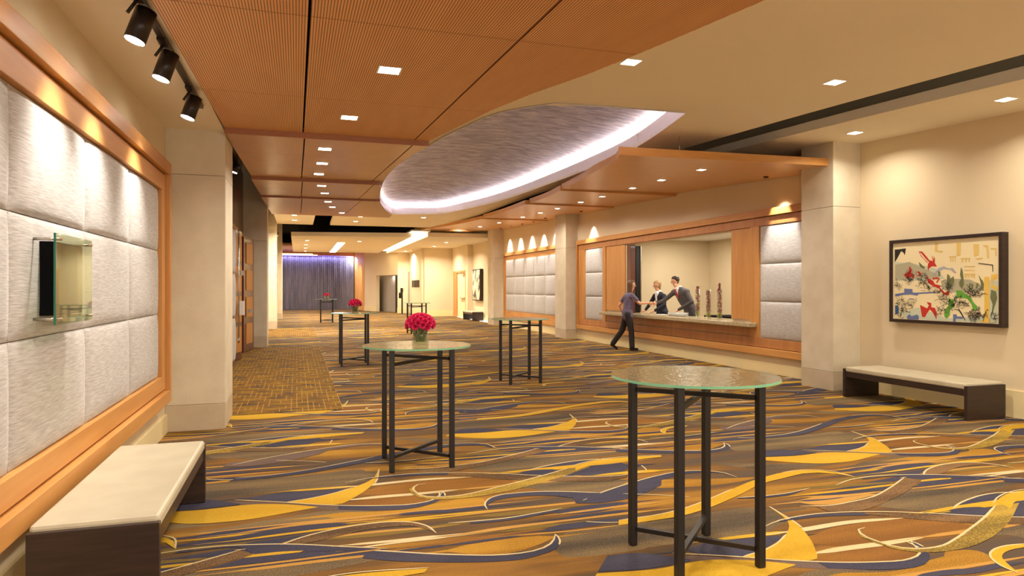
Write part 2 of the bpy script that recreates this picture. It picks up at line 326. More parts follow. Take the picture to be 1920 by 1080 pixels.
["r","yellow",[[1.661,5.565],[2.145,5.588],[2.875,5.598]],[[1.653,5.538],[2.122,5.528],[2.836,5.522]],1,2,""],
["r","navy",[[1.821,5.524],[1.988,5.536],[2.18,5.5]],[[1.813,5.497],[1.963,5.392],[2.081,5.422]],1,2,""],
["r","yellow",[[2.502,3.383],[2.683,3.429],[2.815,3.486],[2.99,3.604],[3.142,3.762],[3.256,4.104]],[[2.635,3.288],[2.742,3.243],[2.868,3.214],[2.99,3.351],[3.083,3.499],[3.203,3.788],[3.256,4.104]],0,2,""],
["l","cream",[[3.256,4.104],[3.229,3.937],[3.207,3.793],[3.173,3.67]],0.014,0,2,""],
["l","cream",[[2.502,3.383],[2.683,3.429],[2.815,3.486],[2.99,3.604]],0.012,0,2,""],
["r","yellow",[[4.152,5.306],[4.48,5.259],[4.863,5.276],[5.134,5.172],[5.285,5.075]],[[4.08,5.214],[4.306,5.054],[4.441,4.979],[4.735,4.94],[5.276,5.066]],0,2,""],
["r","navy",[[4.318,5.518],[4.507,5.496],[4.754,5.317]],[[4.166,5.324],[4.414,5.281],[4.736,5.298]],0,2,""],
["r","navy",[[0.411,4.155],[0.526,4.087],[0.854,3.935],[1.188,3.829],[1.337,3.829],[1.459,3.875],[1.537,3.965],[1.58,4.053]],[[0.365,4.035],[0.557,3.929],[0.83,3.825],[1.077,3.757],[1.25,3.736],[1.391,3.771],[1.504,3.831],[1.563,3.925],[1.582,4.052]],0,2,""],
["l","cream",[[-0.355,4.393],[-0.127,4.372],[0.157,4.274],[0.527,4.094],[0.855,3.939],[1.19,3.833],[1.339,3.833],[1.461,3.882],[1.54,3.972],[1.58,4.053]],0.016,0,2,""],
["l","cream",[[1.58,4.053],[1.58,3.999],[1.562,3.926],[1.539,3.882]],0.012,0,2,""],
["r","navy",[[0.29,5.075],[0.596,4.96],[0.806,4.929],[0.956,4.971],[1.074,5.135]],[[0.284,4.977],[0.584,4.861],[0.791,4.839],[0.955,4.91],[1.07,5.059],[1.084,5.152]],0,2,""],
["l","cream",[[-0.439,5.433],[-0.122,5.281],[0.187,5.115],[0.597,4.967],[0.807,4.935],[0.958,4.981],[1.078,5.154]],0.014,0,2,""],
["l","cream",[[1.078,5.154],[1.084,5.113],[1.075,5.057]],0.012,0,2,""],
["r","navy",[[1.997,4.733],[2.233,4.767],[2.539,4.918],[2.933,5.064]],[[1.949,4.593],[2.094,4.547],[2.36,4.572],[2.779,4.798]],0,2,"mauve"],
["r","navy",[[2.429,4.851],[2.631,4.95],[2.874,5.055],[3.084,5.098],[3.35,5.058],[3.462,4.963],[3.501,4.813]],[[2.31,4.615],[2.527,4.754],[2.782,4.893],[3.024,4.998],[3.216,5.032],[3.457,4.955],[3.496,4.805]],0,2,"mauve"],
["l","cream",[[2.026,4.634],[2.233,4.767],[2.539,4.918],[2.938,5.072],[3.092,5.11],[3.358,5.07],[3.471,4.975],[3.501,4.813]],0.014,0,2,""],
["r","navy",[[1.296,4.655],[1.294,4.724],[1.325,4.821],[1.408,4.913],[1.541,4.963],[1.773,4.937],[1.991,4.868],[2.233,4.767]],[[1.296,4.655],[1.314,4.718],[1.364,4.798],[1.483,4.852],[1.627,4.863],[1.847,4.812],[2.033,4.677],[2.138,4.643]],0,0,""],
["l","cream",[[1.297,4.655],[1.307,4.762],[1.395,4.906],[1.477,4.949],[1.6,4.96],[1.775,4.944],[1.994,4.875],[2.233,4.767]],0.013,0,0,""],
["r","navy",[[0.539,5.696],[0.788,5.737],[1.059,5.703],[1.23,5.664]],[[0.538,5.687],[0.782,5.692],[1.049,5.654],[1.218,5.61]],0,2,""],
["r","brown",[[1.23,5.664],[1.581,5.518],[1.925,5.361],[2.209,5.238],[2.512,5.16],[2.663,5.159]],[[1.223,5.632],[1.545,5.39],[1.873,5.217],[2.159,5.118],[2.454,5.041],[2.628,5.091]],0,2,""],
["l","cream",[[0.375,5.641],[0.54,5.709],[0.789,5.746],[1.063,5.726],[1.234,5.686],[1.59,5.549],[1.93,5.374],[2.215,5.25],[2.516,5.168],[2.668,5.168],[2.811,5.199],[2.892,5.243]],0.014,0,2,""],
["l","cream",[[2.892,5.243],[2.911,5.318],[2.923,5.393]],0.012,0,2,""],
["r","brown",[[-0.11,4.382],[0.029,4.484],[0.214,4.563],[0.406,4.603],[0.602,4.6],[0.744,4.549],[0.85,4.369]],[[-0.101,4.369],[0.072,4.379],[0.254,4.442],[0.445,4.498],[0.59,4.509],[0.732,4.478],[0.845,4.342]],0,2,""],
["l","cream",[[-0.119,4.379],[0.029,4.487],[0.214,4.568],[0.407,4.608],[0.603,4.606],[0.744,4.552],[0.826,4.449],[0.857,4.305]],0.016,0,2,""],
["r","navy",[[1.116,4.437],[1.375,4.431],[1.605,4.47],[1.811,4.511]],[[1.107,4.403],[1.362,4.389],[1.587,4.421],[1.707,4.447]],0,2,""],
["l","cream",[[0.969,4.465],[1.169,4.444],[1.378,4.44],[1.607,4.476],[1.812,4.514]],0.013,0,2,""],
["l","cream",[[2.388,4.694],[2.661,4.568],[2.83,4.468]],0.012,0,2,""],
["l","cream",[[3.16,4.344],[3.38,4.32],[3.587,4.324],[3.855,4.376]],0.012,0,2,""],
["r","navy",[[3.154,4.335],[3.373,4.311],[3.579,4.315],[3.78,4.355]],[[3.145,4.323],[3.349,4.28],[3.544,4.272],[3.772,4.345]],0,2,""],
["r","brown",[[3.569,4.001],[3.895,3.992],[4.121,4.039],[4.436,4.175],[4.819,4.38]],[[3.579,3.869],[3.803,3.831],[4.192,3.945],[4.416,4.033],[4.901,4.29]],0,2,""],
["r","navy",[[4.471,4.472],[4.882,4.444],[5.124,4.372],[5.388,4.25],[5.653,4.133]],[[4.443,4.445],[4.836,4.402],[4.905,4.28],[5.165,4.242],[5.577,4.139]],0,2,""],
["r","navy",[[4.882,4.26],[5.118,4.23],[5.509,4.151]],[[4.649,4.136],[5.009,4.141],[5.492,4.138]],0,2,""],
["r","yellow",[[4.893,4.284],[5.048,4.28],[5.181,4.256]],[[4.843,4.246],[5.002,4.24],[5.157,4.236]],0,2,""],
["r","orange",[[4.631,4.134],[5.002,4.134],[5.638,4.147]],[[4.593,4.113],[4.964,4.103],[5.612,4.128]],0,2,""],
["l","cream",[[4.113,4.383],[4.362,4.471],[4.614,4.492],[4.89,4.451],[5.132,4.379],[5.397,4.257],[5.662,4.14]],0.014,0,2,""],
["l","cream",[[3.467,4.033],[3.688,3.987],[3.908,4.006],[4.13,4.047],[4.446,4.184],[4.831,4.39]],0.014,0,2,""],
["r","oliveyellow",[[3.495,3.527],[3.443,3.433],[3.447,3.321],[3.465,3.239],[3.521,3.184],[3.641,3.146],[3.75,3.149],[3.949,3.213],[4.212,3.322],[4.488,3.444],[4.83,3.617]],[[3.48,3.518],[3.416,3.442],[3.407,3.339],[3.433,3.242],[3.469,3.158],[3.576,3.1],[3.723,3.077],[3.916,3.089],[4.158,3.152],[4.532,3.314],[5.052,3.607]],0,2,""],
["r","yellow",[[2.364,5.57],[2.525,5.643],[2.697,5.694],[2.925,5.696],[3.275,5.655]],[[2.297,5.412],[2.467,5.511],[2.631,5.555],[2.862,5.574],[3.247,5.605]],0,2,""],
["l","cream",[[3.568,3.547],[3.5,3.532],[3.468,3.494],[3.443,3.433],[3.451,3.325],[3.469,3.243],[3.525,3.188],[3.645,3.15],[3.754,3.152],[3.954,3.217],[4.217,3.326],[4.494,3.448],[4.836,3.622]],0.016,0,2,""],
["l","cream",[[2.294,5.54],[2.445,5.625],[2.621,5.69],[2.784,5.718],[3.281,5.665]],0.012,0,2,""],
["l","cream",[[4.469,3.659],[4.637,3.738],[4.809,3.793],[5.014,3.835],[5.206,3.829],[5.333,3.785]],0.016,0,2,""],
["l","cream",[[3.618,3.272],[3.611,3.223],[3.608,3.174]],0.012,0,2,""],
["r","yellow",[[2.083,4.16],[2.44,4.188],[2.625,4.239],[2.955,4.383],[3.262,4.54],[3.464,4.645],[3.713,4.746],[3.947,4.814],[4.188,4.826],[4.27,4.805],[4.381,4.719],[4.443,4.523]],[[2.041,4.077],[2.325,4.089],[2.546,4.112],[2.737,4.169],[3.022,4.296],[3.25,4.412],[3.467,4.537],[3.601,4.602],[3.881,4.678],[4.112,4.737],[4.217,4.728],[4.357,4.659],[4.44,4.519]],0,2,"navy"],
["l","cream",[[2.085,4.165],[2.443,4.194],[2.628,4.245],[2.959,4.39],[3.267,4.547]],0.012,0,2,""],
["l","cream",[[3.954,4.821],[4.195,4.833],[4.277,4.812],[4.392,4.731],[4.443,4.523]],0.012,0,2,""],
["l","cream",[[1.861,4.206],[2.015,4.139],[2.074,4.126]],0.012,0,2,""],
["r","yellow",[[4.276,3.024],[4.125,3.034],[3.988,3.005],[3.907,2.959],[3.844,2.888],[3.809,2.801],[3.81,2.724]],[[4.215,2.981],[4.11,2.978],[4.006,2.951],[3.932,2.905],[3.889,2.852],[3.851,2.794],[3.81,2.724]],0,0,""],
["l","cream",[[4.276,3.024],[4.125,3.034],[3.988,3.005],[3.907,2.959],[3.844,2.888],[3.809,2.801],[3.81,2.724]],0.012,0,0,""]]
ART=[["cream2",[[7.677,2.259],[6.162,2.214],[6.162,1.139],[7.672,1.131]]],
["aqua",[[7.672,1.958],[7.335,1.918],[6.996,1.839],[6.879,1.704],[7.147,1.681],[7.672,1.679]]],
["aqua",[[7.596,1.216],[7.287,1.31],[6.996,1.224],[6.879,1.176],[6.736,1.182],[6.359,1.223],[6.32,1.144],[6.937,1.14],[7.496,1.15]]],
["aqua",[[6.32,1.697],[6.162,1.67],[6.162,1.145],[6.269,1.152],[6.282,1.449]]],
["grey2",[[6.937,1.678],[6.736,1.702],[6.517,1.687],[6.385,1.623],[6.333,1.548],[6.598,1.521],[6.822,1.52],[6.923,1.572]]],
["grey2",[[7.672,1.915],[7.431,1.949],[7.147,1.83],[6.937,1.745],[6.996,1.692],[7.335,1.71],[7.672,1.686]]],
["black2",[[7.677,2.137],[7.579,2.139],[7.486,2.145],[7.503,2.047],[7.533,2.091],[7.566,2.107],[7.629,2.013],[7.674,1.951]]],
["red2",[[7.279,2.088],[7.224,2.085],[7.163,2.021],[7.102,1.95],[7.117,1.937],[7.178,1.994],[7.24,2.065],[7.264,2.067],[7.209,1.996],[7.132,1.931],[7.14,1.922],[7.24,2.017]]],
["red2",[[7.132,1.911],[7.102,1.957],[7.056,1.949],[7.083,2.031],[7.041,1.962],[7.049,2.022],[7.026,1.974],[7.029,1.921],[6.996,1.869],[7.071,1.875],[7.117,1.849],[7.132,1.802],[7.14,1.87]]],
["red2",[[7.431,1.893],[7.391,1.85],[7.395,1.794],[7.351,1.759],[7.359,1.697],[7.391,1.739],[7.464,1.712],[7.529,1.769],[7.472,1.796],[7.439,1.809]]],
["red2",[[7.351,1.8],[7.271,1.812],[7.232,1.777],[7.256,1.743],[7.335,1.752],[7.264,1.764],[7.287,1.792]]],
["red2",[[7.155,1.749],[7.117,1.707],[7.056,1.68],[7.026,1.632],[6.937,1.612],[6.952,1.585],[6.879,1.519],[6.822,1.546],[6.814,1.48],[6.894,1.493],[6.967,1.572],[7.056,1.606],[7.132,1.653]]],
["red2",[[7.064,1.72],[6.996,1.726],[6.949,1.705],[6.996,1.646],[7.011,1.659],[6.974,1.699],[7.026,1.706],[7.049,1.686]]],
["red2",[[7.259,1.345],[7.147,1.3],[7.117,1.342],[7.155,1.388],[7.086,1.376],[7.079,1.316],[7.026,1.31],[6.996,1.238],[7.004,1.15],[7.041,1.223],[7.102,1.288],[7.147,1.232],[7.178,1.177],[7.224,1.182]]],
["green2",[[6.715,1.553],[6.639,1.547],[6.598,1.508],[6.517,1.471],[6.477,1.395],[6.424,1.346],[6.437,1.289],[6.483,1.294],[6.503,1.369],[6.557,1.438],[6.653,1.456],[6.711,1.449]]],
["green2",[[6.822,1.434],[6.751,1.435],[6.751,1.325],[6.8,1.297],[6.807,1.218],[6.85,1.17],[6.886,1.195],[6.883,1.281],[6.829,1.342]]],
["blue2",[[7.672,1.493],[7.513,1.515],[7.513,1.572],[7.379,1.565],[7.375,1.516],[7.287,1.517],[7.026,1.529],[7.011,1.512],[7.271,1.496],[7.303,1.472],[7.415,1.488],[7.529,1.48],[7.663,1.454]]],
["blue2",[[7.439,1.432],[7.351,1.43],[7.354,1.416],[7.434,1.418]]],
["blue3",[[7.67,1.328],[7.613,1.33],[7.603,1.216],[7.668,1.199]]],
["blue2",[[7.467,1.186],[7.423,1.209],[7.395,1.182],[7.303,1.21],[7.275,1.186],[7.279,1.138],[7.464,1.14]]],
["blue2",[[6.758,1.233],[6.708,1.235],[6.706,1.209],[6.612,1.206],[6.625,1.176],[6.72,1.176],[6.722,1.137],[6.759,1.139]]],
["blue4",[[7.056,1.767],[6.967,1.852],[6.894,1.87],[6.822,1.841],[6.765,1.846],[6.711,1.78],[6.736,1.774],[6.793,1.821],[6.894,1.837],[6.96,1.805],[7.026,1.757]]],
["yel2",[[7.026,2.196],[6.982,2.193],[6.989,2.086],[6.908,2.078],[6.911,2.056],[7.026,2.071]]],
["yel2",[[6.711,2.176],[6.646,2.171],[6.653,2.011],[6.708,2.0]]],
["yel2",[[6.477,2.142],[6.404,2.137],[6.404,1.999],[6.47,1.987]]],
["yel2",[[6.352,2.122],[6.282,2.117],[6.269,1.956],[6.294,1.944],[6.307,2.094],[6.333,2.098]]],
["yel2",[[6.256,2.079],[6.175,2.074],[6.175,1.976],[6.194,1.977],[6.191,2.057],[6.246,2.06]]],
["yel2",[[6.822,1.999],[6.715,2.003],[6.715,1.99],[6.819,1.986]]],
["yel2",[[6.8,1.985],[6.79,1.984],[6.787,1.925],[6.797,1.926]]],
["yel2",[[6.765,1.986],[6.755,1.985],[6.752,1.921],[6.762,1.922]]],
["yel2",[[6.734,1.987],[6.724,1.987],[6.721,1.923],[6.731,1.923]]],
["yel2",[[6.653,1.972],[6.517,1.966],[6.517,1.954],[6.646,1.959]]],
["yel2",[[6.632,1.958],[6.614,1.958],[6.625,1.913],[6.642,1.914]]],
["yel2",[[6.582,1.956],[6.568,1.956],[6.573,1.915],[6.587,1.915]]],
["yel2",[[6.537,1.954],[6.524,1.954],[6.53,1.916],[6.544,1.916]]],
["yel2",[[6.457,1.964],[6.359,1.966],[6.352,1.952],[6.411,1.939]]],
["yel2",[[6.605,1.867],[6.45,1.86],[6.45,1.85],[6.605,1.857]]],
["yel2",[[6.598,1.816],[6.457,1.81],[6.457,1.8],[6.598,1.806]]],
["yel2",[[6.605,1.771],[6.45,1.765],[6.457,1.705],[6.47,1.705],[6.473,1.749],[6.49,1.75],[6.493,1.712],[6.506,1.712],[6.509,1.75],[6.53,1.751],[6.533,1.712],[6.546,1.713],[6.549,1.751],[6.571,1.751],[6.578,1.713],[6.591,1.716]]],
["yel3",[[6.333,1.716],[6.269,1.721],[6.269,1.449],[6.263,1.375],[6.275,1.226],[6.256,1.147],[6.385,1.147],[6.385,1.165],[6.333,1.174],[6.33,1.373]]],
["yel3",[[6.244,1.739],[6.165,1.756],[6.165,1.695],[6.219,1.689],[6.225,1.622],[6.181,1.597],[6.165,1.603],[6.165,1.542],[6.244,1.585]]],
["tree2",[[6.843,1.77],[6.807,1.743],[6.8,1.703],[6.751,1.735],[6.743,1.663],[6.786,1.585],[6.807,1.552],[6.836,1.585],[6.85,1.677]]],
["tree2",[[6.646,1.856],[6.625,1.804],[6.612,1.714],[6.605,1.624],[6.632,1.572],[6.667,1.611],[6.674,1.65],[6.646,1.701],[6.66,1.753]]],
["tree2",[[6.982,1.812],[6.945,1.798],[6.949,1.745],[6.97,1.739]]],
["tree2",[[6.411,1.755],[6.378,1.698],[6.352,1.672],[6.335,1.622],[6.346,1.548],[6.372,1.572],[6.382,1.66]]],
["tree2",[[6.53,1.649],[6.51,1.636],[6.524,1.547],[6.541,1.547]]],
["tree2",[[6.503,1.642],[6.477,1.623],[6.483,1.572],[6.506,1.56]]],
["tree2",[[6.43,1.648],[6.404,1.635],[6.424,1.572],[6.448,1.572]]],
["tree2",[[6.244,1.56],[6.181,1.536],[6.169,1.45],[6.194,1.377],[6.219,1.29],[6.244,1.203],[6.225,1.376],[6.256,1.461]]],
["tree2",[[7.279,1.943],[7.24,1.915],[7.209,1.886],[7.178,1.872],[7.193,1.845],[7.256,1.874]]],
["black2",[[6.411,1.899],[6.221,1.87],[6.219,1.782],[6.227,1.782],[6.231,1.861],[6.411,1.889]]],
["black2",[[6.541,1.226],[6.385,1.228],[6.385,1.219],[6.541,1.216]]],
["black2",[[6.681,1.314],[6.639,1.263],[6.582,1.163],[6.59,1.157],[6.653,1.25],[6.687,1.3]]]]
SCR= [[7.613, 1.6], [7.415, 1.683], [7.224, 1.627], [7.117, 1.572], [6.967, 1.519], [6.908, 1.453], [6.85, 1.388], [6.937, 1.28], [6.708, 1.391], [6.625, 1.367], [6.53, 1.521], [6.464, 1.497], [6.398, 1.51], [7.579, 1.373], [7.529, 1.289], [7.546, 1.19], [7.399, 1.321], [6.49, 1.243], [6.411, 1.271], [6.359, 1.223], [6.736, 1.325], [6.231, 1.203], [6.464, 1.156], [6.822, 1.585], [7.209, 1.722], [7.431, 1.753]]
# ================================================================ floor: base + woven pattern in one mesh
def carpet_mat(name, c, c2, mix=.5, sc=(40,40,40)):
    m, nt, b = nodes(name); v = coords(nt, sc)
    vo = N(nt, 'ShaderNodeTexNoise'); vo.inputs['Scale'].default_value = 3; vo.inputs['Detail'].default_value = 2; nt.links.new(v, vo.inputs[0])
    v2 = coords(nt, (.45,3.2,1)); n2 = N(nt, 'ShaderNodeTexNoise'); n2.inputs['Scale'].default_value = 1; n2.inputs['Detail'].default_value = 3; nt.links.new(v2, n2.inputs[0])
    ad = N(nt, 'ShaderNodeMath', operation='ADD'); nt.links.new(vo.outputs[0], ad.inputs[0]); nt.links.new(n2.outputs[0], ad.inputs[1])
    r = N(nt, 'ShaderNodeValToRGB'); e = r.color_ramp.elements; e[0].position = .44; e[1].position = .56
    hf = N(nt, 'ShaderNodeMath', operation='MULTIPLY'); hf.inputs[1].default_value = .5; nt.links.new(ad.outputs[0], hf.inputs[0])
    e[0].color = dim(c); e[1].color = dim(tuple(lerp(a, q, mix) for a, q in zip(c, c2)))
    nt.links.new(hf.outputs[0], r.inputs[0]); nt.links.new(r.outputs[0], b.inputs['Base Color']); b.inputs['Roughness'].default_value = .9
    b.inputs['Specular IOR Level'].default_value = .1
    return m
M['c_base'] = carpet_mat('carpet_base', (140,96,46), (182,132,52), 1.0)
M['c_gray'] = carpet_mat('carpet_gray', (82,72,62), (166,136,90), .75, (50,50,50))
M['c_gold'] = carpet_mat('carpet_gold', (160,112,42), (194,144,54), 1.0)
M['c_rust'] = carpet_mat('carpet_rust', (132,88,44), (160,110,50), 1.0)
M['c_mauve'] = carpet_mat('carpet_mauve', (108,88,80), (126,104,92), 1.0)
M['c_orange'] = carpet_mat('carpet_orange', (194,142,66), (204,154,80), 1.0)
M['c_navy'] = carpet_mat('carpet_navy', (66,64,80), (80,76,90), 1.0)
M['c_yellow'] = carpet_mat('carpet_yellow', (208,160,44), (222,176,56), 1.0)
M['c_olive'] = carpet_mat('carpet_olive', (122,98,50), (140,114,58), 1.0)
M['c_cream'] = carpet_mat('carpet_cream', (222,196,146), (232,210,164), 1.0)
M['c_brown'] = carpet_mat('carpet_brown', (92,70,50), (160,122,80), .8, (50,50,50))
M['c_oliveyellow'] = carpet_mat('carpet_olive_yellow', (120,98,50), (198,162,70), 1.0, (50,50,50))
def base_mat():
    m, nt, b = nodes('carpet_ground'); n1 = N(nt, 'ShaderNodeTexNoise'); n1.inputs['Scale'].default_value = 1; n1.inputs['Detail'].default_value = 4; nt.links.new(coords(nt, (.35,2.6,1)), n1.inputs[0])
    n2 = N(nt, 'ShaderNodeTexNoise'); n2.inputs['Scale'].default_value = 1; n2.inputs['Detail'].default_value = 2; nt.links.new(coords(nt, (170,170,170)), n2.inputs[0])
    a = N(nt, 'ShaderNodeMath', operation='MULTIPLY_ADD'); a.inputs[1].default_value = .28; nt.links.new(n2.outputs[0], a.inputs[0]); nt.links.new(n1.outputs[0], a.inputs[2])
    r = N(nt, 'ShaderNodeValToRGB'); e = r.color_ramp.elements; e[0].position = .54; e[0].color = dim((96,80,66)); e[1].position = .82; e[1].color = dim((194,146,56))
    for p, c in ((.62,(118,86,50)), (.69,(148,104,50)), (.77,(174,126,52))): q = r.color_ramp.elements.new(p); q.color = dim(c)
    nt.links.new(a.outputs[0], r.inputs[0]); nt.links.new(r.outputs[0], b.inputs['Base Color']); b.inputs['Roughness'].default_value = .9; b.inputs['Specular IOR Level'].default_value = .1; return m
M['c_base'] = base_mat()
def grid_mat():
    m, nt, b = nodes('carpet_inset'); v = coords(nt, (9.0, 4.2, 1)); 
    br = N(nt, 'ShaderNodeTexVoronoi'); br.inputs['Scale'].default_value = 2.4; nt.links.new(v, br.inputs[0])
    w = coords(nt, (1, 1, 1)); sp = N(nt, 'ShaderNodeSeparateXYZ'); nt.links.new(w, sp.inputs[0])
    mu = N(nt, 'ShaderNodeMath', operation='MULTIPLY'); mu.inputs[1].default_value = 14; nt.links.new(sp.outputs[0], mu.inputs[0])
    fr = N(nt, 'ShaderNodeMath', operation='FRACT'); nt.links.new(mu.outputs[0], fr.inputs[0])
    lt = N(nt, 'ShaderNodeMath', operation='LESS_THAN'); lt.inputs[1].default_value = .13; nt.links.new(fr.outputs[0], lt.inputs[0])
    fl = N(nt, 'ShaderNodeMath', operation='FLOOR'); nt.links.new(mu.outputs[0], fl.inputs[0])
    wn = N(nt, 'ShaderNodeTexWhiteNoise', noise_dimensions='2D'); cb = N(nt, 'ShaderNodeCombineXYZ')
    my = N(nt, 'ShaderNodeMath', operation='MULTIPLY'); my.inputs[1].default_value = 4.5; nt.links.new(sp.outputs[1], my.inputs[0])
    fy = N(nt, 'ShaderNodeMath', operation='FLOOR'); nt.links.new(my.outputs[0], fy.inputs[0])
    nt.links.new(fl.outputs[0], cb.inputs[0]); nt.links.new(fy.outputs[0], cb.inputs[1]); nt.links.new(cb.outputs[0], wn.inputs[0])
    gt = N(nt, 'ShaderNodeMath', operation='GREATER_THAN'); gt.inputs[1].default_value = .45; nt.links.new(wn.outputs[0], gt.inputs[0])
    an = N(nt, 'ShaderNodeMath', operation='MULTIPLY'); nt.links.new(lt.outputs[0], an.inputs[0]); nt.links.new(gt.outputs[0], an.inputs[1])
    n = N(nt, 'ShaderNodeTexNoise'); n.inputs['Scale'].default_value = 1; n.inputs['Detail'].default_value = 5; nt.links.new(coords(nt, (2.5, 9, 1)), n.inputs[0])
    r = N(nt, 'ShaderNodeValToRGB'); e = r.color_ramp.elements; e[0].position = .38; e[0].color = dim((88,74,58)); e[1].position = .6; e[1].color = dim((158,120,44))
    q = r.color_ramp.elements.new(.5); q.color = dim((140,98,40)); nt.links.new(n.outputs[0], r.inputs[0])
    mx = N(nt, 'ShaderNodeMix', data_type='RGBA'); mx.inputs[7].default_value = dim((190,148,76)); nt.links.new(an.outputs[0], mx.inputs[0]); nt.links.new(r.outputs[0], mx.inputs[6])
    nt.links.new(mx.outputs[2], b.inputs['Base Color']); b.inputs['Roughness'].default_value = .9; b.inputs['Specular IOR Level'].default_value = .1; return m
M['c_grid'] = grid_mat()
def catmull(P, n):
    if len(P) < 3:
        return [tuple(lerp(P[0][i], P[-1][i], k/n) for i in (0, 1)) for k in range(n+1)]
    Q = [P[0]]+list(P)+[P[-1]]; segs = len(P)-1; pts = []
    L = [0]
    for a, b in zip(P, P[1:]): L.append(L[-1]+math.hypot(b[0]-a[0], b[1]-a[1]))
    for k in range(n+1):
        d = L[-1]*k/n; i = 0
        while i < segs-1 and L[i+1] < d: i += 1
        t = (d-L[i])/max(1e-9, L[i+1]-L[i]); t = min(1, max(0, t))
        p0, p1, p2, p3 = Q[i], Q[i+1], Q[i+2], Q[i+3]
        # finite-difference tangents scaled to chord length
        def tan(a, b, c):
            la = math.hypot(b[0]-a[0], b[1]-a[1]) or 1e-9; lc = math.hypot(c[0]-b[0], c[1]-b[1]) or 1e-9
            if la < 1e-8: return ((c[0]-b[0]), (c[1]-b[1]))
            if lc < 1e-8: return ((b[0]-a[0]), (b[1]-a[1]))
            seg = L[i+1]-L[i]
            return tuple(seg*(((b[j]-a[j])/la)*lc+((c[j]-b[j])/lc)*la)/(la+lc) for j in (0, 1))
        m1 = tan(p0, p1, p2); m2 = tan(p1, p2, p3); t2 = t*t; t3 = t2*t
        pts.append(tuple((2*t3-3*t2+1)*p1[j]+(t3-2*t2+t)*m1[j]+(-2*t3+3*t2)*p2[j]+(t3-t2)*m2[j] for j in (0, 1)))
    return pts
FX0, FX1, FY0, FY1 = -1.37, 8.35, -6.0, 52.0
def build_floor():
    fb = MB(); layers = []
    for k, f in enumerate(CARPET):
        z = .0004+k*.00003
        if f[0] == 'r':
            n = 18; A = catmull(f[2], n); B = catmull(f[3], n)
            if f[4]:                                   # woven stripes run out in long points
                sx = 1 if A[-1][0] > A[0][0] else -1; e = .30*sx
                def ext(Q): return [(Q[0][0]-e, Q[0][1])]+Q+[(Q[-1][0]+e, Q[-1][1])]
                A, B = ext(A), ext(B); m_ = len(A)-1
                for i in range(m_+1):
                    t = min(i, m_-i)/(m_*.18); w = min(1, t)**.8; c = ((A[i][0]+B[i][0])/2, (A[i][1]+B[i][1])/2)
                    A[i] = (lerp(c[0], A[i][0], w), lerp(c[1], A[i][1], w)); B[i] = (lerp(c[0], B[i][0], w), lerp(c[1], B[i][1], w))
            layers.append((f[1], A, B, z, f[5], f[6]))
        else:
            n = 26; P = catmull(f[2], n); w = f[3]/2; A = []; B = []
            for i, p in enumerate(P):
                a = P[max(0, i-1)]; b = P[min(n, i+1)]; dx, dy = b[0]-a[0], b[1]-a[1]; l = math.hypot(dx, dy) or 1
                ww = w*min(1, .35+min(i, n-i)/3); A.append((p[0]-dy/l*ww, p[1]+dx/l*ww)); B.append((p[0]+dy/l*ww, p[1]-dx/l*ww))
            layers.append((f[1], A, B, z, f[5], f[6]))
    V1 = (2.57, 1.88)
    for j in range(-6, 28):
        for i in range(-4, 4):
            ox = i*5.14+(2.57 if j % 2 else 0); oy = j*1.88
            for col, A, B, z, par, alt in layers:
                if par < 2 and j % 2 != par: continue
                if alt and j % 2: col = alt
                xs = [p[0]+ox for p in A+B]; ys = [p[1]+oy for p in A+B]
                if max(xs) < FX0 or min(xs) > FX1 or max(ys) < FY0 or min(ys) > FY1: continue
                if max(ys) < 1.5: continue
                st = 1 if oy < 12 else (2 if oy < 24 else 3)
                a2 = A[::st] if (len(A)-1) % st == 0 else A[::st]+[A[-1]]; b2 = B[::st] if (len(B)-1) % st == 0 else B[::st]+[B[-1]]
                va = [fb.b.verts.new((x+ox, y+oy, z)) for x, y in a2]; vb = [fb.b.verts.new((x+ox, y+oy, z)) for x, y in b2]; k = fb.mi('c_'+col)
                for q in range(len(va)-1):
                    f = fb.b.faces.new([va[q], vb[q], vb[q+1], va[q+1]]); f.material_index = k
    for co, no in (((FX0,0,0),(-1,0,0)), ((FX1,0,0),(1,0,0)), ((0,FY0,0),(0,-1,0)), ((0,FY1,0),(0,1,0))):
        g = list(fb.b.verts)+list(fb.b.edges)+list(fb.b.faces)
        bmesh.ops.bisect_plane(fb.b, geom=g, plane_co=co, plane_no=no, clear_outer=True)
    for f in fb.b.faces:
        f.normal_update()
        if f.normal.z < 0: f.normal_flip()
    fb.quad([(FX0,FY0,0),(FX1,FY0,0),(FX1,FY1,0),(FX0,FY1,0)], 'c_base')
    for x0, x1, y0, y1 in ((-1.37,.58,9.05,19.1), (-1.37,.65,22.8,27.5)):
        fb.quad([(x0,y0,.005),(x1,y0,.005),(x1,y1,.005),(x0,y1,.005)], 'c_grid')
    fb.build('floor', kind='structure')
build_floor()
MB().box(8.35, 11.2, 8.5, 18.5, -.02, 0, 'gray').build('floor_back_room', kind='structure')
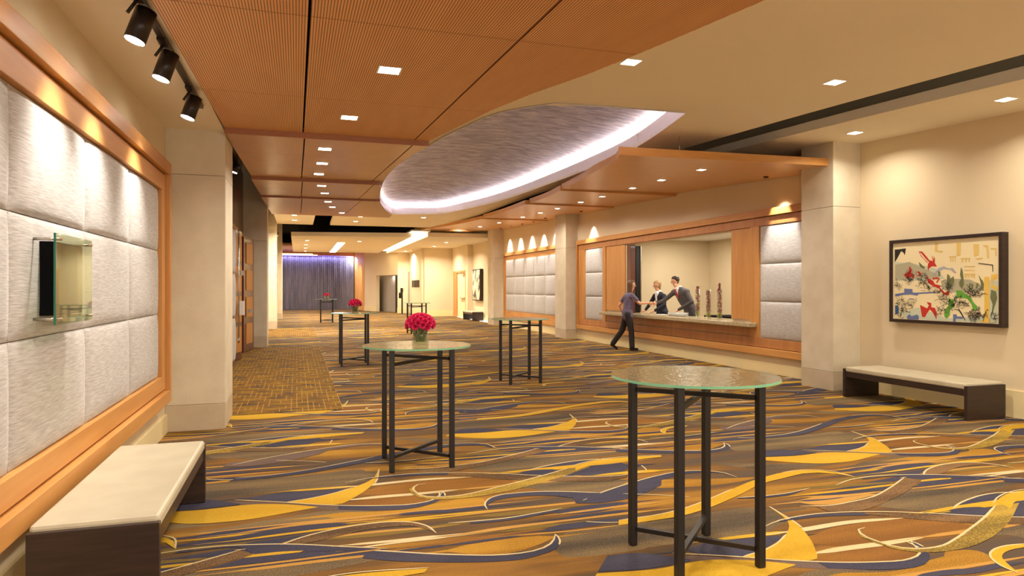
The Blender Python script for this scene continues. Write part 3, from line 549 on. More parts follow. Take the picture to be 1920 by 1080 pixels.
# ================================================================ ceilings
def P(y): return 4.1-.0015*max(0, 22-y)**2
OL = [(3.741,7.472),(2.933,7.541),(2.516,8.13),(2.259,9.341),(2.056,11.128),(1.885,13.352),(1.893,15.349),(2.073,17.803),(2.321,19.94),(2.693,21.835),(3.092,23.178)]
OR = [(4.65,7.441),(4.996,8.701),(5.331,10.252),(5.543,12.486),(5.621,15.0),(5.60,17.4),(5.42,19.4),(5.06,21.071),(4.475,22.738),(3.2,23.178)]
def smooth_chain(ch, n=60):
    return catmull(ch, n)
OLs = smooth_chain(OL[1:]); OLs = [OL[0]]+OLs; ORs = smooth_chain(OR)
OUT = ORs+OLs[::-1]                    # closed outline, anticlockwise-ish
def build_ceiling():
    b = MB(); x0, x1 = -.72, 6.08
    ys = [-6+.5*i for i in range(27)]; ys = [y for y in ys if y < 7.43]+[7.455]+[7.455+.262*i for i in range(1, 61)]
    ys = [y for y in ys if y < 23.17]+[23.178, 23.3]
    for ya, yb in zip(ys, ys[1:]):
        if yb <= 7.456 or ya >= 23.177:
            b.quad([(x0,ya,P(ya)),(x0,yb,P(yb)),(x1,yb,P(yb)),(x1,ya,P(ya))], 'ceiling')
        else:
            la, lb = interp(OLs, ya), interp(OLs, yb); ra, rb = interp(ORs, ya), interp(ORs, yb)
            b.quad([(x0,ya,P(ya)),(x0,yb,P(yb)),(lb,yb,P(yb)),(la,ya,P(ya))], 'ceiling')
            b.quad([(ra,ya,P(ya)),(rb,yb,P(yb)),(x1,yb,P(yb)),(x1,ya,P(ya))], 'ceiling')
    o = b.build('ceiling', kind='structure')
    s = o.modifiers.new('thick', 'SOLIDIFY'); s.thickness = .04; s.offset = -1
build_ceiling()
# right soffit over the wall of paintings
b = MB()
ys = [-6+1.0*i for i in range(35)]
for ya, yb in zip(ys, ys[1:]):
    b.quad([(6.9,ya,P(ya)),(6.9,yb,P(yb)),(8.36,yb,P(yb)),(8.36,ya,P(ya))], 'ceiling')
    b.quad([(6.9,ya,P(ya)),(6.9,ya,P(ya)+.13),(6.9,yb,P(yb)+.13),(6.9,yb,P(yb))], 'ceiling')
    b.quad([(6.9,ya,P(ya)+.13),(8.36,ya,P(ya)+.13),(8.36,yb,P(yb)+.13),(6.9,yb,P(yb)+.13)], 'ceiling')
b.build('ceiling_soffit_right', kind='structure')
MB().box(-3.0, 9.3, -6.1, 52.5, 4.9, 5.0, 'black').build('ceiling_deck', kind='structure')
MB().prism([(-1.40,-6),(-.77,-6),(-.77,8.2),(-1.40,8.2)], lambda x, y: 3.20+.016*y, lambda x, y: 3.35+.016*y, 'ceiling').build('ceiling_soffit_left', kind='structure')
def plate(name, poly, z, th=.17, m='ceiling'):
    return MB().prism(poly, lambda x, y: z, lambda x, y: z+th, m).build(name, kind='structure')
plate('ceiling_plate_left', [(-.75,23.35),(.62,23.35),(.62,28.1),(-.72,28.1)], 4.1)
plate('ceiling_plate_middle', [(1.22,23.31),(6.9,23.31),(6.9,27.9),(1.28,28.1)], 4.1, .12)
plate('ceiling_cloud', [(-.22,30.3),(4.75,29.3),(4.95,43.6),(-.2,43.6)], 3.8)
plate('ceiling_soffit_far', [(5.4,28.9),(8.95,28.9),(8.95,44.5),(5.5,44.5)], 3.8)
MB().box(4.7, 5.5, 28.9, 43.6, 4.02, 4.08, 'white').build('ceiling_cove', kind='structure')
MB().prism([(-1.37,43.7),(5.8,43.7),(4.5,51.9),(-1.37,51.9)], lambda x, y: 4.2, lambda x, y: 4.3, 'woodstripe').build('ceiling_wood_far', kind='structure')
# oval recess
t = tag(empty('oval_ceiling_dome', (3.7,15,4.1)), 'large leaf-shaped recessed ceiling dome with mottled silver finish and white lit cove', 'ceiling dome')
O3 = (3.7, 15, 4.1)
def rel(p): return (p[0]-O3[0], p[1]-O3[1], p[2]-O3[2])
cx = sum(p[0] for p in OUT)/len(OUT); cy = 15.0
def off(p, d):
    v = Vector((p[0]-cx, (p[1]-cy)*.55)); l = v.length or 1; return (p[0]+v.x/l*d, p[1]+v.y/l*d)
def zb(y): return P(y)-.012
rim = MB(); led = MB(); dm = MB(); n = len(OUT)
for i in range(n):
    a, b_ = OUT[i], OUT[(i+1) % n]
    if math.hypot(a[0]-b_[0], a[1]-b_[1]) < 1e-4: continue
    a1, b1 = off(a, .03), off(b_, .03); a2, b2 = off(a, .26), off(b_, .26)
    H1 = .22
    rim.quad([rel((*a, zb(a[1]))), rel((*b_, zb(b_[1]))), rel((*b_, zb(b_[1])+H1)), rel((*a, zb(a[1])+H1))], 'cove')
    rim.quad([rel((*a, zb(a[1]))), rel((*a1, zb(a[1]))), rel((*b1, zb(b_[1]))), rel((*b_, zb(b_[1])))], 'cove')
    rim.quad([rel((*a, zb(a[1])+H1)), rel((*b_, zb(b_[1])+H1)), rel((*b2, zb(b_[1])+H1)), rel((*a2, zb(a[1])+H1))], 'cove')
    rim.quad([rel((*a2, zb(a[1])+H1)), rel((*b2, zb(b_[1])+H1)), rel((*b2, zb(b_[1])+.37)), rel((*a2, zb(a[1])+.37))], 'cove')
    a3, b3 = off(a, .06), off(b_, .06); a4, b4 = off(a, .10), off(b_, .10)
    led.quad([rel((*a3, zb(a[1])+H1+.03)), rel((*b3, zb(b_[1])+H1+.03)), rel((*b4, zb(b_[1])+H1+.06)), rel((*a4, zb(a[1])+H1+.06))], 'led')
# dome surface: concentric rings rising to the middle
rings = []
for k in range(9):
    s_ = 1-k/8; ring = []
    for p in OUT:
        q = off(p, .26); x = cx+(q[0]-cx)*s_; y = cy+(q[1]-cy)*s_
        ring.append(dm.b.verts.new(rel((x, y, P(y)+.33+.22*(1-s_**2)))))
    rings.append(ring)
km = dm.mi('dome')
for A, B in zip(rings, rings[1:]):
    for i in range(n):
        j = (i+1) % n
        try:
            f = dm.b.faces.new([A[i], A[j], B[j], B[i]]); f.material_index = km; f.smooth = True
        except ValueError: pass
rim.build('cove_rim', t); led.build('light_strip', t); dm.build('dome_surface', t)
# ================================================================ hung wood ceiling, in lapped sections
def S1(y): return 3.33+.05*(y-8)
def S2(y): return 3.27+.0565*(y-8)
def S3(y): return 3.47+.0455*(y-12.6)
def S4(y): return 3.585+.0514*(y-15.9)
SEC = [
 (S1, -5.0, 8.0, [-2.5,.1,1.95,4.04,6.15], [(2.2,-5),(2.4,-1),(2.43,1.5),(2.323,2.958),(2.243,3.503),(2.162,4.008),(2.049,4.615),(1.872,5.301),(1.724,6.094),(1.498,8.006)], (.07,1.33), 'slat'),
 (S2, 8.0, 12.6, [9.47,10.95], [(1.50,8.0),(1.432,8.9),(1.412,10.0),(1.423,10.8),(1.478,12),(1.5,12.6)], (.085,1.31), 'slatfine'),
 (S3, 12.6, 15.9, [14.2], [(1.45,12.6),(1.53,13.06),(1.705,14.646),(1.8,15.9)], (.10,1.35), 'slatfine'),
 (S4, 15.9, 23.0, [17.6,19.4,21.2], [(1.85,15.9),(1.945,16.6),(2.317,18.785),(2.842,21.3),(2.98,23)], (.12,1.42), 'slatfine')]
names = ['nearest and widest', 'second', 'third', 'farthest']
for si, (f, y0, y1, cuts, rc, seams, mt) in enumerate(SEC):
    t = tag(empty('hanging_wood_ceiling', (0, y0, f(y0))), names[si]+' section of the stepped hanging cherry wood ceiling, counted from the camera', 'ceiling panel', 'stepped wood ceiling sections')
    yy = [y0]+cuts+[y1]; zz = f(y0)
    for ya, yb in zip(yy, yy[1:]):
        g = .0035
        for c in range(3):
            xa = -.75 if c == 0 else seams[c-1]+.008
            if c < 2:
                poly = [(xa,ya+g),(seams[c]-.008,ya+g),(seams[c]-.008,yb-g),(xa,yb-g)]
            else:
                m_ = [p for p in rc if ya+g < p[1] < yb-g]
                rr = [(interp(rc, ya+g), ya+g)]+m_+[(interp(rc, yb-g), yb-g)]
                poly = [(xa,ya+g)]+rr+[(xa,yb-g)]
            # object space keeps world X so slats line up
            b = MB().prism([(x, y-y0) for x, y in poly], lambda x, y: f(y+y0)-zz, lambda x, y: f(y+y0)-zz+.05, mt, 'edge'); b.build('ceiling_board', t)
    MB().prism([(-.73,.02),(seams[1],.02),(seams[1],y1-y0-.02),(-.73,y1-y0-.02)], lambda x, y: f(y+y0)-zz+.052, lambda x, y: f(y+y0)-zz+.07, 'black').build('backing', t)
    xe = interp(rc, y0+.01)
    if si: MB().box(-.75, xe, -.025, 0, -.002, (SEC[si-1][0](y0)-f(y0))+.012, 'edge').build('edge_board', t)
MB().box(-.79, -.755, -5, 8.0, 0, .16, 'edge').b.free()
# ================================================================ right canopy, four lapped leaves
def C1(x, y): return 3.47+.055*(y-8.5)-.012*(7.8-x)
def C2(x, y): return 3.70+.04*(y-13.74)
def C3(x, y): return 3.79+.031*(y-16.95)
def C4(x, y): return 3.91+.026*(y-22.1)
CAN = [(C1, [(4.26,8.5),(4.458,8.939),(4.746,10.258),(5.16,12.026),(5.5,13.72)], [(7.83,8.5),(7.83,9.15),(8.34,9.15),(8.34,13.72)], 'nearest'),
       (C2, [(5.47,13.74),(5.72,15.3),(5.87,16.93)], [(8.34,13.74),(8.34,16.93)], 'second'),
       (C3, [(5.76,16.95),(5.95,19.5),(6.0,22.08)], [(8.34,16.95),(8.34,19.4),(7.93,19.4),(7.93,20.5),(8.34,20.5),(8.34,22.08)], 'third'),
       (C4, [(5.98,22.1),(5.7,25.5),(4.95,29.8)], [(8.34,22.1),(8.34,27.4),(7.9,27.4),(7.9,29.8)], 'farthest')]
for ci, (f, L, R_, nm) in enumerate(CAN):
    o0 = (6.5, L[0][1], f(6.5, L[0][1]))
    t = tag(empty('wood_canopy', o0), nm+' leaf of the stepped curved wood canopy over the reception counter side', 'canopy', 'canopy leaves')
    Ls = catmull(L, 16) if len(L) > 2 else L
    poly = [(x-o0[0], y-o0[1]) for x, y in Ls]+[(x-o0[0], y-o0[1]) for x, y in R_[::-1]]
    g = lambda x, y: f(x+o0[0], y+o0[1])-o0[2]
    MB().prism(poly[::-1], g, lambda x, y: g(x, y)+.115, 'canopy', 'woodh').build('leaf_panel', t)
    for k, (wx, wy) in enumerate(((L[0][0]+.5, L[0][1]+.4), (L[0][0]+1.2, L[0][1]+.4))):
        zz = g(wx-o0[0], wy-o0[1])+.11
        MB().tube((wx-o0[0], wy-o0[1], zz), (wx-o0[0], wy-o0[1], max(zz+.05, P(wy)-o0[2])), .004, n=6, m='steel').build('hanging_wire', t)
# ================================================================ walls
b = MB()
b.box(-1.55, -1.37, -6, 8.2, 0, 4.9, 'plaster')
b.box(-1.55, -1.37, 8.2, 52.0, 0, 4.9, 'plaster').build('wall_left', kind='structure')
b = MB()
X = 8.35
b.box(X, X+.15, -6, 11.63, 0, 4.9); b.box(X, X+.15, 16.2, 28.4, 0, 4.9); b.box(X, X+.15, 11.63, 16.2, 0, .86); b.box(X, X+.15, 11.63, 16.2, 2.72, 4.9)
b.build('wall_right', kind='structure')
MB().box(8.62, 8.75, 28.4, 33.7, 0, 4.9).box(8.35, 8.75, 28.38, 28.4, 0, 4.9).build('wall_right_art', kind='structure')
b = MB(); b.box(8.33, 8.75, 33.68, 34.1, 0, 4.9); b.box(8.33, 8.75, 34.1, 37.3, 2.5, 4.9); b.box(8.45, 8.75, 34.1, 37.3, 0, 2.5); b.box(8.33, 8.75, 37.0, 37.3, 0, 2.499)
b.build('wall_right_door', kind='structure')
MB().box(6.76, 8.33, 37.3, 37.45, 0, 4.9).box(6.62, 6.76, 37.45, 37.46, 0, 4.9).build('wall_far_right', kind='structure')
MB().box(6.76, 6.9, 37.45, 42.8, 0, 4.9).box(6.05, 6.9, 42.6, 42.8, 0, 4.9).build('wall_side', kind='structure')
# oblique back wall with a doorless opening
def W2(k, d=0): 
    px, py = 6.05-1.55*k, 42.6+5.4*k; nx, ny = .961, .276; return (px+nx*d, py+ny*d)
def wseg(b, k0, k1, z0, z1, d0=0, d1=.25, m='plaster'):
    poly = [W2(k0, d0), W2(k0, d1), W2(k1, d1), W2(k1, d0)]
    b.prism(poly, lambda x, y: z0, lambda x, y: z1, m)
b = MB(); wseg(b, 0, .01, 0, 4.9); wseg(b, .01, .628, 2.41, 4.9); wseg(b, .628, 1.0, 0, 4.9); b.build('wall_oblique', kind='structure')
b = MB(); wseg(b, -.4, 1.3, 0, 2.6, .6, .7, 'gray'); b.build('wall_opening_back', kind='structure'); lamp('passage_fill', 'AREA', (*W2(.35,.42), 2.38), 6, target=(*W2(.35,.45), 0), size=.25)  # added fill lamp without a fixture, brightens the grey recess
t = tag(empty('narrow_door', (*W2(.20, .45), 0)), 'narrow dark door edge standing inside the grey opening in the back wall', 'door')
e = W2(.20, .45)
MB().prism([(x-e[0], y-e[1]) for x, y in (W2(.16,.45), W2(.16,.55), W2(.25,.55), W2(.25,.45))], lambda x, y: 0, lambda x, y: 2.4, 'dark').build('door_leaf', t)
MB().prism([(x-e[0], y-e[1]) for x, y in (W2(.17,.41), W2(.17,.45), W2(.18,.45), W2(.18,.41))], lambda x, y: 1.0, lambda x, y: 1.1, 'steel').build('door_handle', t)
MB().box(-1.55, 6.0, 52.0, 52.2, 0, 4.9).build('wall_back', kind='structure')
# back room behind the counter
MB().box(11.06, 11.2, 8.5, 16.6, 0, 2.95).build('wall_office_right', kind='structure')
MB().box(8.5, 11.2, 16.5, 16.65, 0, 2.95).build('wall_office_end', kind='structure')
MB().box(8.5, 11.2, 8.4, 8.5, 0, 2.95).build('wall_office_near', kind='structure')
MB().box(8.5, 11.2, 8.4, 16.65, 2.9, 2.95, 'white').build('ceiling_office', kind='structure')
# wood end wall beside the curtain
M['goldwood'] = wood('golden_wood', (214,154,82), (230,172,100), (9,9,.5), .5, coat=0)
MB().prism([(4.05,51.9),(4.5,47.95),(4.6,47.95),(4.6,52)], lambda x, y: 0, lambda x, y: 4.2, 'goldwood').build('wall_wood_end', kind='structure')
MB().box(-1.36, 4.3, 51.3, 51.4, 3.88, 4.25, 'woodstripe').build('trim_curtain_pelmet', kind='structure')
# baseboards
MB().box(8.325, 8.35, -6, 8.4, 0, .33, 'base').build('baseboard_right', kind='structure')
MB().box(8.325, 8.35, 9.1, 19.5, 0, .2, 'base').box(8.325, 8.35, 20.4, 27.5, 0, .2, 'base').build('baseboard_counter_wall', kind='structure')
MB().box(-1.37, -1.345, -6, 8.2, 0, .2, 'base').build('baseboard_left', kind='structure')
MB().box(6.76, 8.33, 37.28, 37.3, 0, .33, 'base').box(6.735, 6.76, 37.28, 42.6, 0, .33, 'base').box(8.6, 8.62, 28.4, 33.68, 0, .33, 'base').build('baseboard_far', kind='structure')
b = MB(); wseg(b, .628, 1.0, 0, .33, -.02, 0, 'base'); wseg(b, 0, .01, 0, .33, -.02, 0, 'base'); b.box(6.05, 6.76, 42.58, 42.6, 0, .33, 'base'); b.build('baseboard_back', kind='structure')
# columns
COLS = [(-1.37,-.76,8.2,9.1,'nearest left'), (-1.37,-.75,19.2,20.1,'second left'), (-1.37,-.72,27.5,28.4,'third left'), (-1.37,-.70,36.4,37.3,'farthest left'),
        (7.83,8.35,8.39,9.08,'nearest right'), (7.95,8.35,19.5,20.4,'second right'), (7.93,8.35,27.5,28.4,'farthest right')]
for x0, x1, y0, y1, nm in COLS:
    xc = (x0+x1)/2; t = tag(empty('stone_column', (xc, y0, 0)), nm+' pale limestone column with a darker base course', 'column', 'limestone columns')
    a, c = x0-xc, x1-xc
    MB().box(a, c, 0, y1-y0, 0, .29, 'stone_base', .006).build('base_course', t)
    b = MB().box(a, c, 0, y1-y0, .292, 2.83, 'stone', .004); b.box(a, c, 0, y1-y0, 2.834, 4.89 if x0 < 0 else (3.85 if y0 < 9 else 4.12), 'stone', .004); b.build('shaft', t)
# ================================================================ curtain
b = MB(); nx = 420; x0, x1 = -1.3, 4.04; random.seed(5)
amp = [.09+.03*math.sin(i*1.7)+.02*random.random() for i in range(60)]
def cy_(x):
    u = (x-x0)/(x1-x0)*52; i = int(u); return 51.35+.02*math.sin(x*2.3)-amp[i]*abs(math.sin(PI*u))**.7
k = b.mi('curtain'); prev = None
M['curtain'] = mat('curtain', (108,104,118), .75, (128,122,134), (6,6,.6), bump=0)
for i in range(nx+1):
    x = x0+(x1-x0)*i/nx; y = cy_(x); col = [b.b.verts.new((x, y+(.02 if z > .2 else 0)*0, z)) for z in (.02, 3.9)]
    if prev: f = b.b.faces.new([prev[0], col[0], col[1], prev[1]]); f.material_index = k; f.smooth = True
    prev = col
tag(b.build('pleated_curtain'), 'tall pleated grey-violet curtain closing the far end of the hall', 'curtain')
M['ledblue'] = emis('blue_led', (120,100,255), 3.0)
MB().box(-1.3, 4.0, 51.12, 51.14, 3.9, 3.92, 'ledblue').build('trim_blue_led', kind='structure')
lamp('curtain_wash_light', 'AREA', (1.35, 51.12, 3.86), 90, color=(.45,.42,1.0), target=(1.35, 51.32, 1.6), size=5.2, sizey=.05)
lamp('curtain_wash_light', 'AREA', (3.9, 50.9, 3.86), 60, color=(.8,.85,1.0), target=(3.6, 51.3, 1.6), size=.3)
lamp('wood_end_fill', 'SPOT', (3.1, 48.3, 4.05), 420, color=(1,.82,.5), target=(4.3, 50.0, 1.7), size=.05, spot=1.0, blend=.8)  # added warm fill spot, no fixture, lifts the wood end wall
# ================================================================ padded panels
def padded(label, x, axis, y0, y1, z0, z1, wo, ycuts, zcuts, out=.10, cat='wall panel', group=None):
    t = tag(empty('padded_wall_panel', (x, y0, z0)), label, cat, group)
    Y = y1-y0; Z = z1-z0; s = axis
    def bx(b, d0, d1, ya, yb, za, zb_, m): 
        b.box(min(s*d0, s*d1), max(s*d0, s*d1), ya, yb, za, zb_, m, .004)
    b = MB(); bx(b, 0, out, 0, Y, 0, wo, 'woodh'); bx(b, 0, out, 0, Y, Z-wo, Z, 'woodh'); bx(b, 0, out, 0, wo*.55, wo, Z-wo, 'wood'); bx(b, 0, out, Y-wo*.55, Y, wo, Z-wo, 'wood'); b.build('outer_frame', t)
    ya, yb = ycuts[0]-y0, ycuts[-1]-y0; za, zb_ = zcuts[0]-z0, zcuts[-1]-z0
    b = MB(); w2 = wo+.015; d = out-.045; e = wo*.55+.012
    bx(b, 0, d, e, Y-e, w2, za, 'woodh'); bx(b, 0, d, e, Y-e, zb_, Z-w2, 'woodh')
    if ya > e+.01: bx(b, 0, d, e, ya, za, zb_, 'wood')
    if Y-e > yb+.01: bx(b, 0, d, yb, Y-e, za, zb_, 'wood')
    b.build('inner_frame', t)
    for p, q in zip(ycuts, ycuts[1:]):
        for u, v in zip(zcuts, zcuts[1:]):
            MB().pad(s, s*.03, p-y0+.002, q-y0-.002, u-z0+.002, v-z0-.002, .035).build('pad', t)
    return t
padded('long wood-framed padded fabric wall panel on the near left wall behind the glass sign', -1.37, 1, -1.5, 7.85, .40, 2.88, .12, [-1.1,.2,1.42,2.65,3.88,5.12,6.35,7.6], [.68,1.315,1.957,2.58], .12)
padded('far right wood-framed padded panel with five rows of light scallops above', 8.35, -1, 20.42, 27.2, .30, 3.03, .13, [20.7,21.1,22.27,23.42,24.58,25.79,26.95], [.64,1.33,2.02,2.72], .08)
# reception frame: long panel from column to column with pads at the ends and the counter opening
t = tag(empty('reception_wood_surround', (8.35, 9.1, .335)), 'long cherry wood surround framing the reception counter opening between two columns', 'wood surround')
Y0, Z0 = 9.1, .335
def rb(b, d0, d1, ya, yb, za, zb_, m, bev=.004): b.box(-d1, -d0, ya-Y0, yb-Y0, za-Z0, zb_-Z0, m, bev)
b = MB(); rb(b, 0, .10, 9.1, 19.4, .335, .46, 'woodh'); rb(b, 0, .10, 9.1, 19.4, 2.91, 3.04, 'woodh'); rb(b, 0, .10, 19.32, 19.4, .46, 2.91, 'wood'); b.build('outer_frame', t)
b = MB()
rb(b, 0, .05, 9.1, 19.31, .472, .64, 'woodstripe'); rb(b, 0, .05, 9.1, 19.31, 2.745, 2.898, 'woodstripe')
rb(b, 0, .05, 10.75, 11.0, .64, 2.745, 'wood'); rb(b, 0, .05, 9.1, 9.12, .64, 2.745, 'wood'); rb(b, 0, .05, 17.4, 17.6, .64, 2.745, 'wood'); rb(b, 0, .05, 18.84, 19.31, .64, 2.745, 'wood')
b.build('face_frame', t)
b = MB(); rb(b, 0, .03, 11.0, 17.4, .655, .86, 'woodstripe'); b.build('apron_panel', t)
b = MB(); rb(b, 0, .03, 11.01, 11.63, .97, 2.735, 'wood'); b.build('sliding_panel', t)
b = MB(); rb(b, 0, .03, 16.25, 17.39, .97, 2.735, 'wood'); b.build('sliding_panel', t)
b = MB(); rb(b, -.15, -.005, 16.0, 16.2, .9, 2.72, 'doorwood'); b.build('jamb', t)
for (p, q) in ((9.12,10.75), (17.6,18.84)):
    for u, v in ((.64,1.33),(1.33,2.03),(2.03,2.745)):
        MB().pad(-1, -.02, p-Y0+.004, q-Y0-.004, u-Z0+.003, v-Z0-.003, .035).build('pad', t)
M['track'] = mat('door_track', (28,26,26), .4)
t = tag(empty('rolling_shutter_post', (8.56, 16.02, .93)), 'black shutter guide post at the left edge of the reception opening', 'post')
MB().box(-.04, .08, -.02, .16, 0, 1.76, 'track').build('guide', t); MB().box(.082, .094, -.05, -.02, 0, 1.76, 'steel').build('edge_strip', t)
t = tag(empty('granite_counter', (8.35, 10.8, .86)), 'long speckled granite reception counter top', 'counter')
b = MB(); b.box(-.25, -.055, 0, 6.6, -.022, .06, 'granite', .012); b.box(-.06, -.001, .22, 6.55, .004, .058, 'granite'); b.box(-.002, .5, .86, 5.38, .004, .058, 'granite', .004); b.build('counter_top', t)
t = tag(empty('back_counter', (9.25, 12.0, 0)), 'black low back counter inside the reception room', 'counter')
MB().box(-.3, .3, -2.5, 1.6, .0, .78, 'black', .01).build('body', t); MB().box(-.33, .33, -2.53, 1.5, .92, .96, 'black', .01).build('counter_top', t)
# ================================================================ tables
def make_table():
    t = empty('bar_table')
    h = 1.05; b = MB(); r = .485; n = 72
    rnd = random.Random(3)
    rr = [r*(1+.004*rnd.uniform(-1, 1)) for _ in range(n)]
    for z0, z1 in ((h, h+.014),):
        lo = [b.b.verts.new((rr[i]*math.cos(2*PI*i/n), rr[i]*math.sin(2*PI*i/n), z0)) for i in range(n)]
        hi = [b.b.verts.new(((rr[i]-.003)*math.cos(2*PI*i/n), (rr[i]-.003)*math.sin(2*PI*i/n), z1)) for i in range(n)]
        f = b.b.faces.new(hi); f.material_index = b.mi('tableglass')
        eb = MB(); k = eb.mi('glassedge'); lo = [eb.b.verts.new(v.co) for v in lo]; hi = [eb.b.verts.new(v.co) for v in hi]
        for i in range(n):
            f = eb.b.faces.new([lo[i], lo[(i+1) % n], hi[(i+1) % n], hi[i]]); f.material_index = k
    for v in [v for v in b.b.verts if not v.link_faces]: b.b.verts.remove(v)
    o = b.build('tabletop', t); o['label'] = 'round rippled glass top'; e = eb.build('glass_edge', o); e['label'] = 'green ground glass edge'
    q = .262
    for sx, sy in ((-1,-1), (1,-1), (1,1), (-1,1)):
        MB().box(sx*q-.022, sx*q+.022, sy*q-.022, sy*q+.022, 0, h, 'iron', .004).build('leg', t)
    for z, za in ((.10, .125), (.955, .92)):
        MB().bar((-q+.02,q-.02,z), (q-.02,-q+.02,z), .03, .026).build('brace', t)
        MB().bar((-q+.02,-q+.02,za), (q-.02,q-.02,za), .03, .026).build('brace', t)
    return t
TB = [((2.235,3.485), .01, 'nearest glass-topped bar table with black legs, bare, at the front right'),
      ((1.04,6.10), 0, 'glass-topped bar table carrying the largest pink flower vase'),
      ((1.13,14.35), .0, 'glass-topped bar table in the left middle with a small pink flower vase'),
      ((3.58,10.80), .03, 'bare glass-topped bar table in front of the far padded panel'),
      ((1.31,32.1), 0, 'smallest glass-topped bar table standing before the grey curtain'),
      ((3.98,23.45), .1, 'bare glass-topped bar table far back behind the largest pink flowers')]
tab0 = make_table()
for i, ((x, y), rz, lb) in enumerate(TB):
    o = tab0 if i == 0 else copy_tree(tab0)
    o.location = (x, y, .004); o.rotation_euler = (0, 0, rz); tag(o, lb, 'table', 'round glass bar tables')
TZ = 1.05+.014+.004
# ---------------------------------------------------------------- flower vases
def petal_ball(r, seed, m='pink'):
    rnd = random.Random(seed); b = MB(); k = b.mi(m)
    for L in range(3):
        for i in range(7):
            a = 2*PI*(i+L*.4)/7; tilt = (.2, .75, 1.25)[L]; rr = r*(.75, .95, 1.0)[L]
            d = Vector((math.cos(a)*math.sin(tilt), math.sin(a)*math.sin(tilt), math.cos(tilt))); s = Vector((-math.sin(a), math.cos(a), 0))
            p = d*rr; w = r*.55; up = d.cross(s)
            v = [b.b.verts.new(q) for q in (Vector((0,0,-r*.3)), p-s*w*.9+up*r*.1*rnd.uniform(-1,1), p*1.12-s*w*.3, p*1.05+s*w*.1, p*1.12+s*w*.5, p+s*w*.9)]
            for tri in ((0,1,2), (0,2,3), (0,3,4), (0,4,5)):
                f = b.b.faces.new([v[j] for j in tri]); f.material_index = k
    return b
def vase(x, y, label, glabel, nb, seed, s=1.0):
    t = tag(empty('flower_vase', (x, y, TZ)), label, 'vase', 'short round glass vases of pink flowers')
    MB().lathe([(.071,.17),(.074,.17),(.074,.0),(0,0)], n=28, m='glass').build('glass_body', t)
    MB().lathe([(0,.012),(.063,.012),(.064,.115),(0,.115)], n=24, m='water').build('water', t)
    rnd = random.Random(seed)
    b0 = petal_ball(.034*s, seed).build('pink_flower'); tag(b0, glabel, 'flower', glabel.replace('magenta pink bloom', 'blooms'))
    stem = MB().tube((0,0,-.02), (0,0,-.12), .0028, n=6, m='stem').build('stem', b0)
    for i in range(nb):
        o = b0 if i == 0 else copy_tree(b0)
        ph = math.acos(1-(i+.5)/nb*1.12); a = i*2.39996; d = Vector((math.sin(ph)*math.cos(a), math.sin(ph)*math.sin(a), math.cos(ph)))
        p = Vector((x, y, TZ+.175))+Vector((d.x*.112, d.y*.112, d.z*.088))
        o.location = p
        o.rotation_euler = d.to_track_quat('Z', 'Y').to_euler()
        st = [c for c in o.children][0]
        # aim the stem at the water in the vase
        tgt = Vector((x+rnd.uniform(-.04,.04), y+rnd.uniform(-.04,.04), TZ+.03)); v = tgt-p
        R = o.rotation_euler.to_matrix().inverted(); q = (R @ v); st.rotation_euler = q.to_track_quat('-Z', 'Y').to_euler(); st.scale = (1, 1, max(.3, v.length/.12))
    for i in range(6):
        pass
vase(1.06, 6.05, 'round clear glass vase on the middle flowered bar table', 'magenta pink bloom in the largest bouquet, on the second nearest table', 46, 1)
vase(1.15, 14.3, 'round clear glass vase on the bar table in the left middle', 'magenta pink bloom in the middle-sized bouquet, on the left middle table', 30, 2)
vase(1.31, 32.1, 'round clear glass vase on the smallest table before the curtain', 'magenta pink bloom in the smallest bouquet, before the grey curtain', 18, 3)
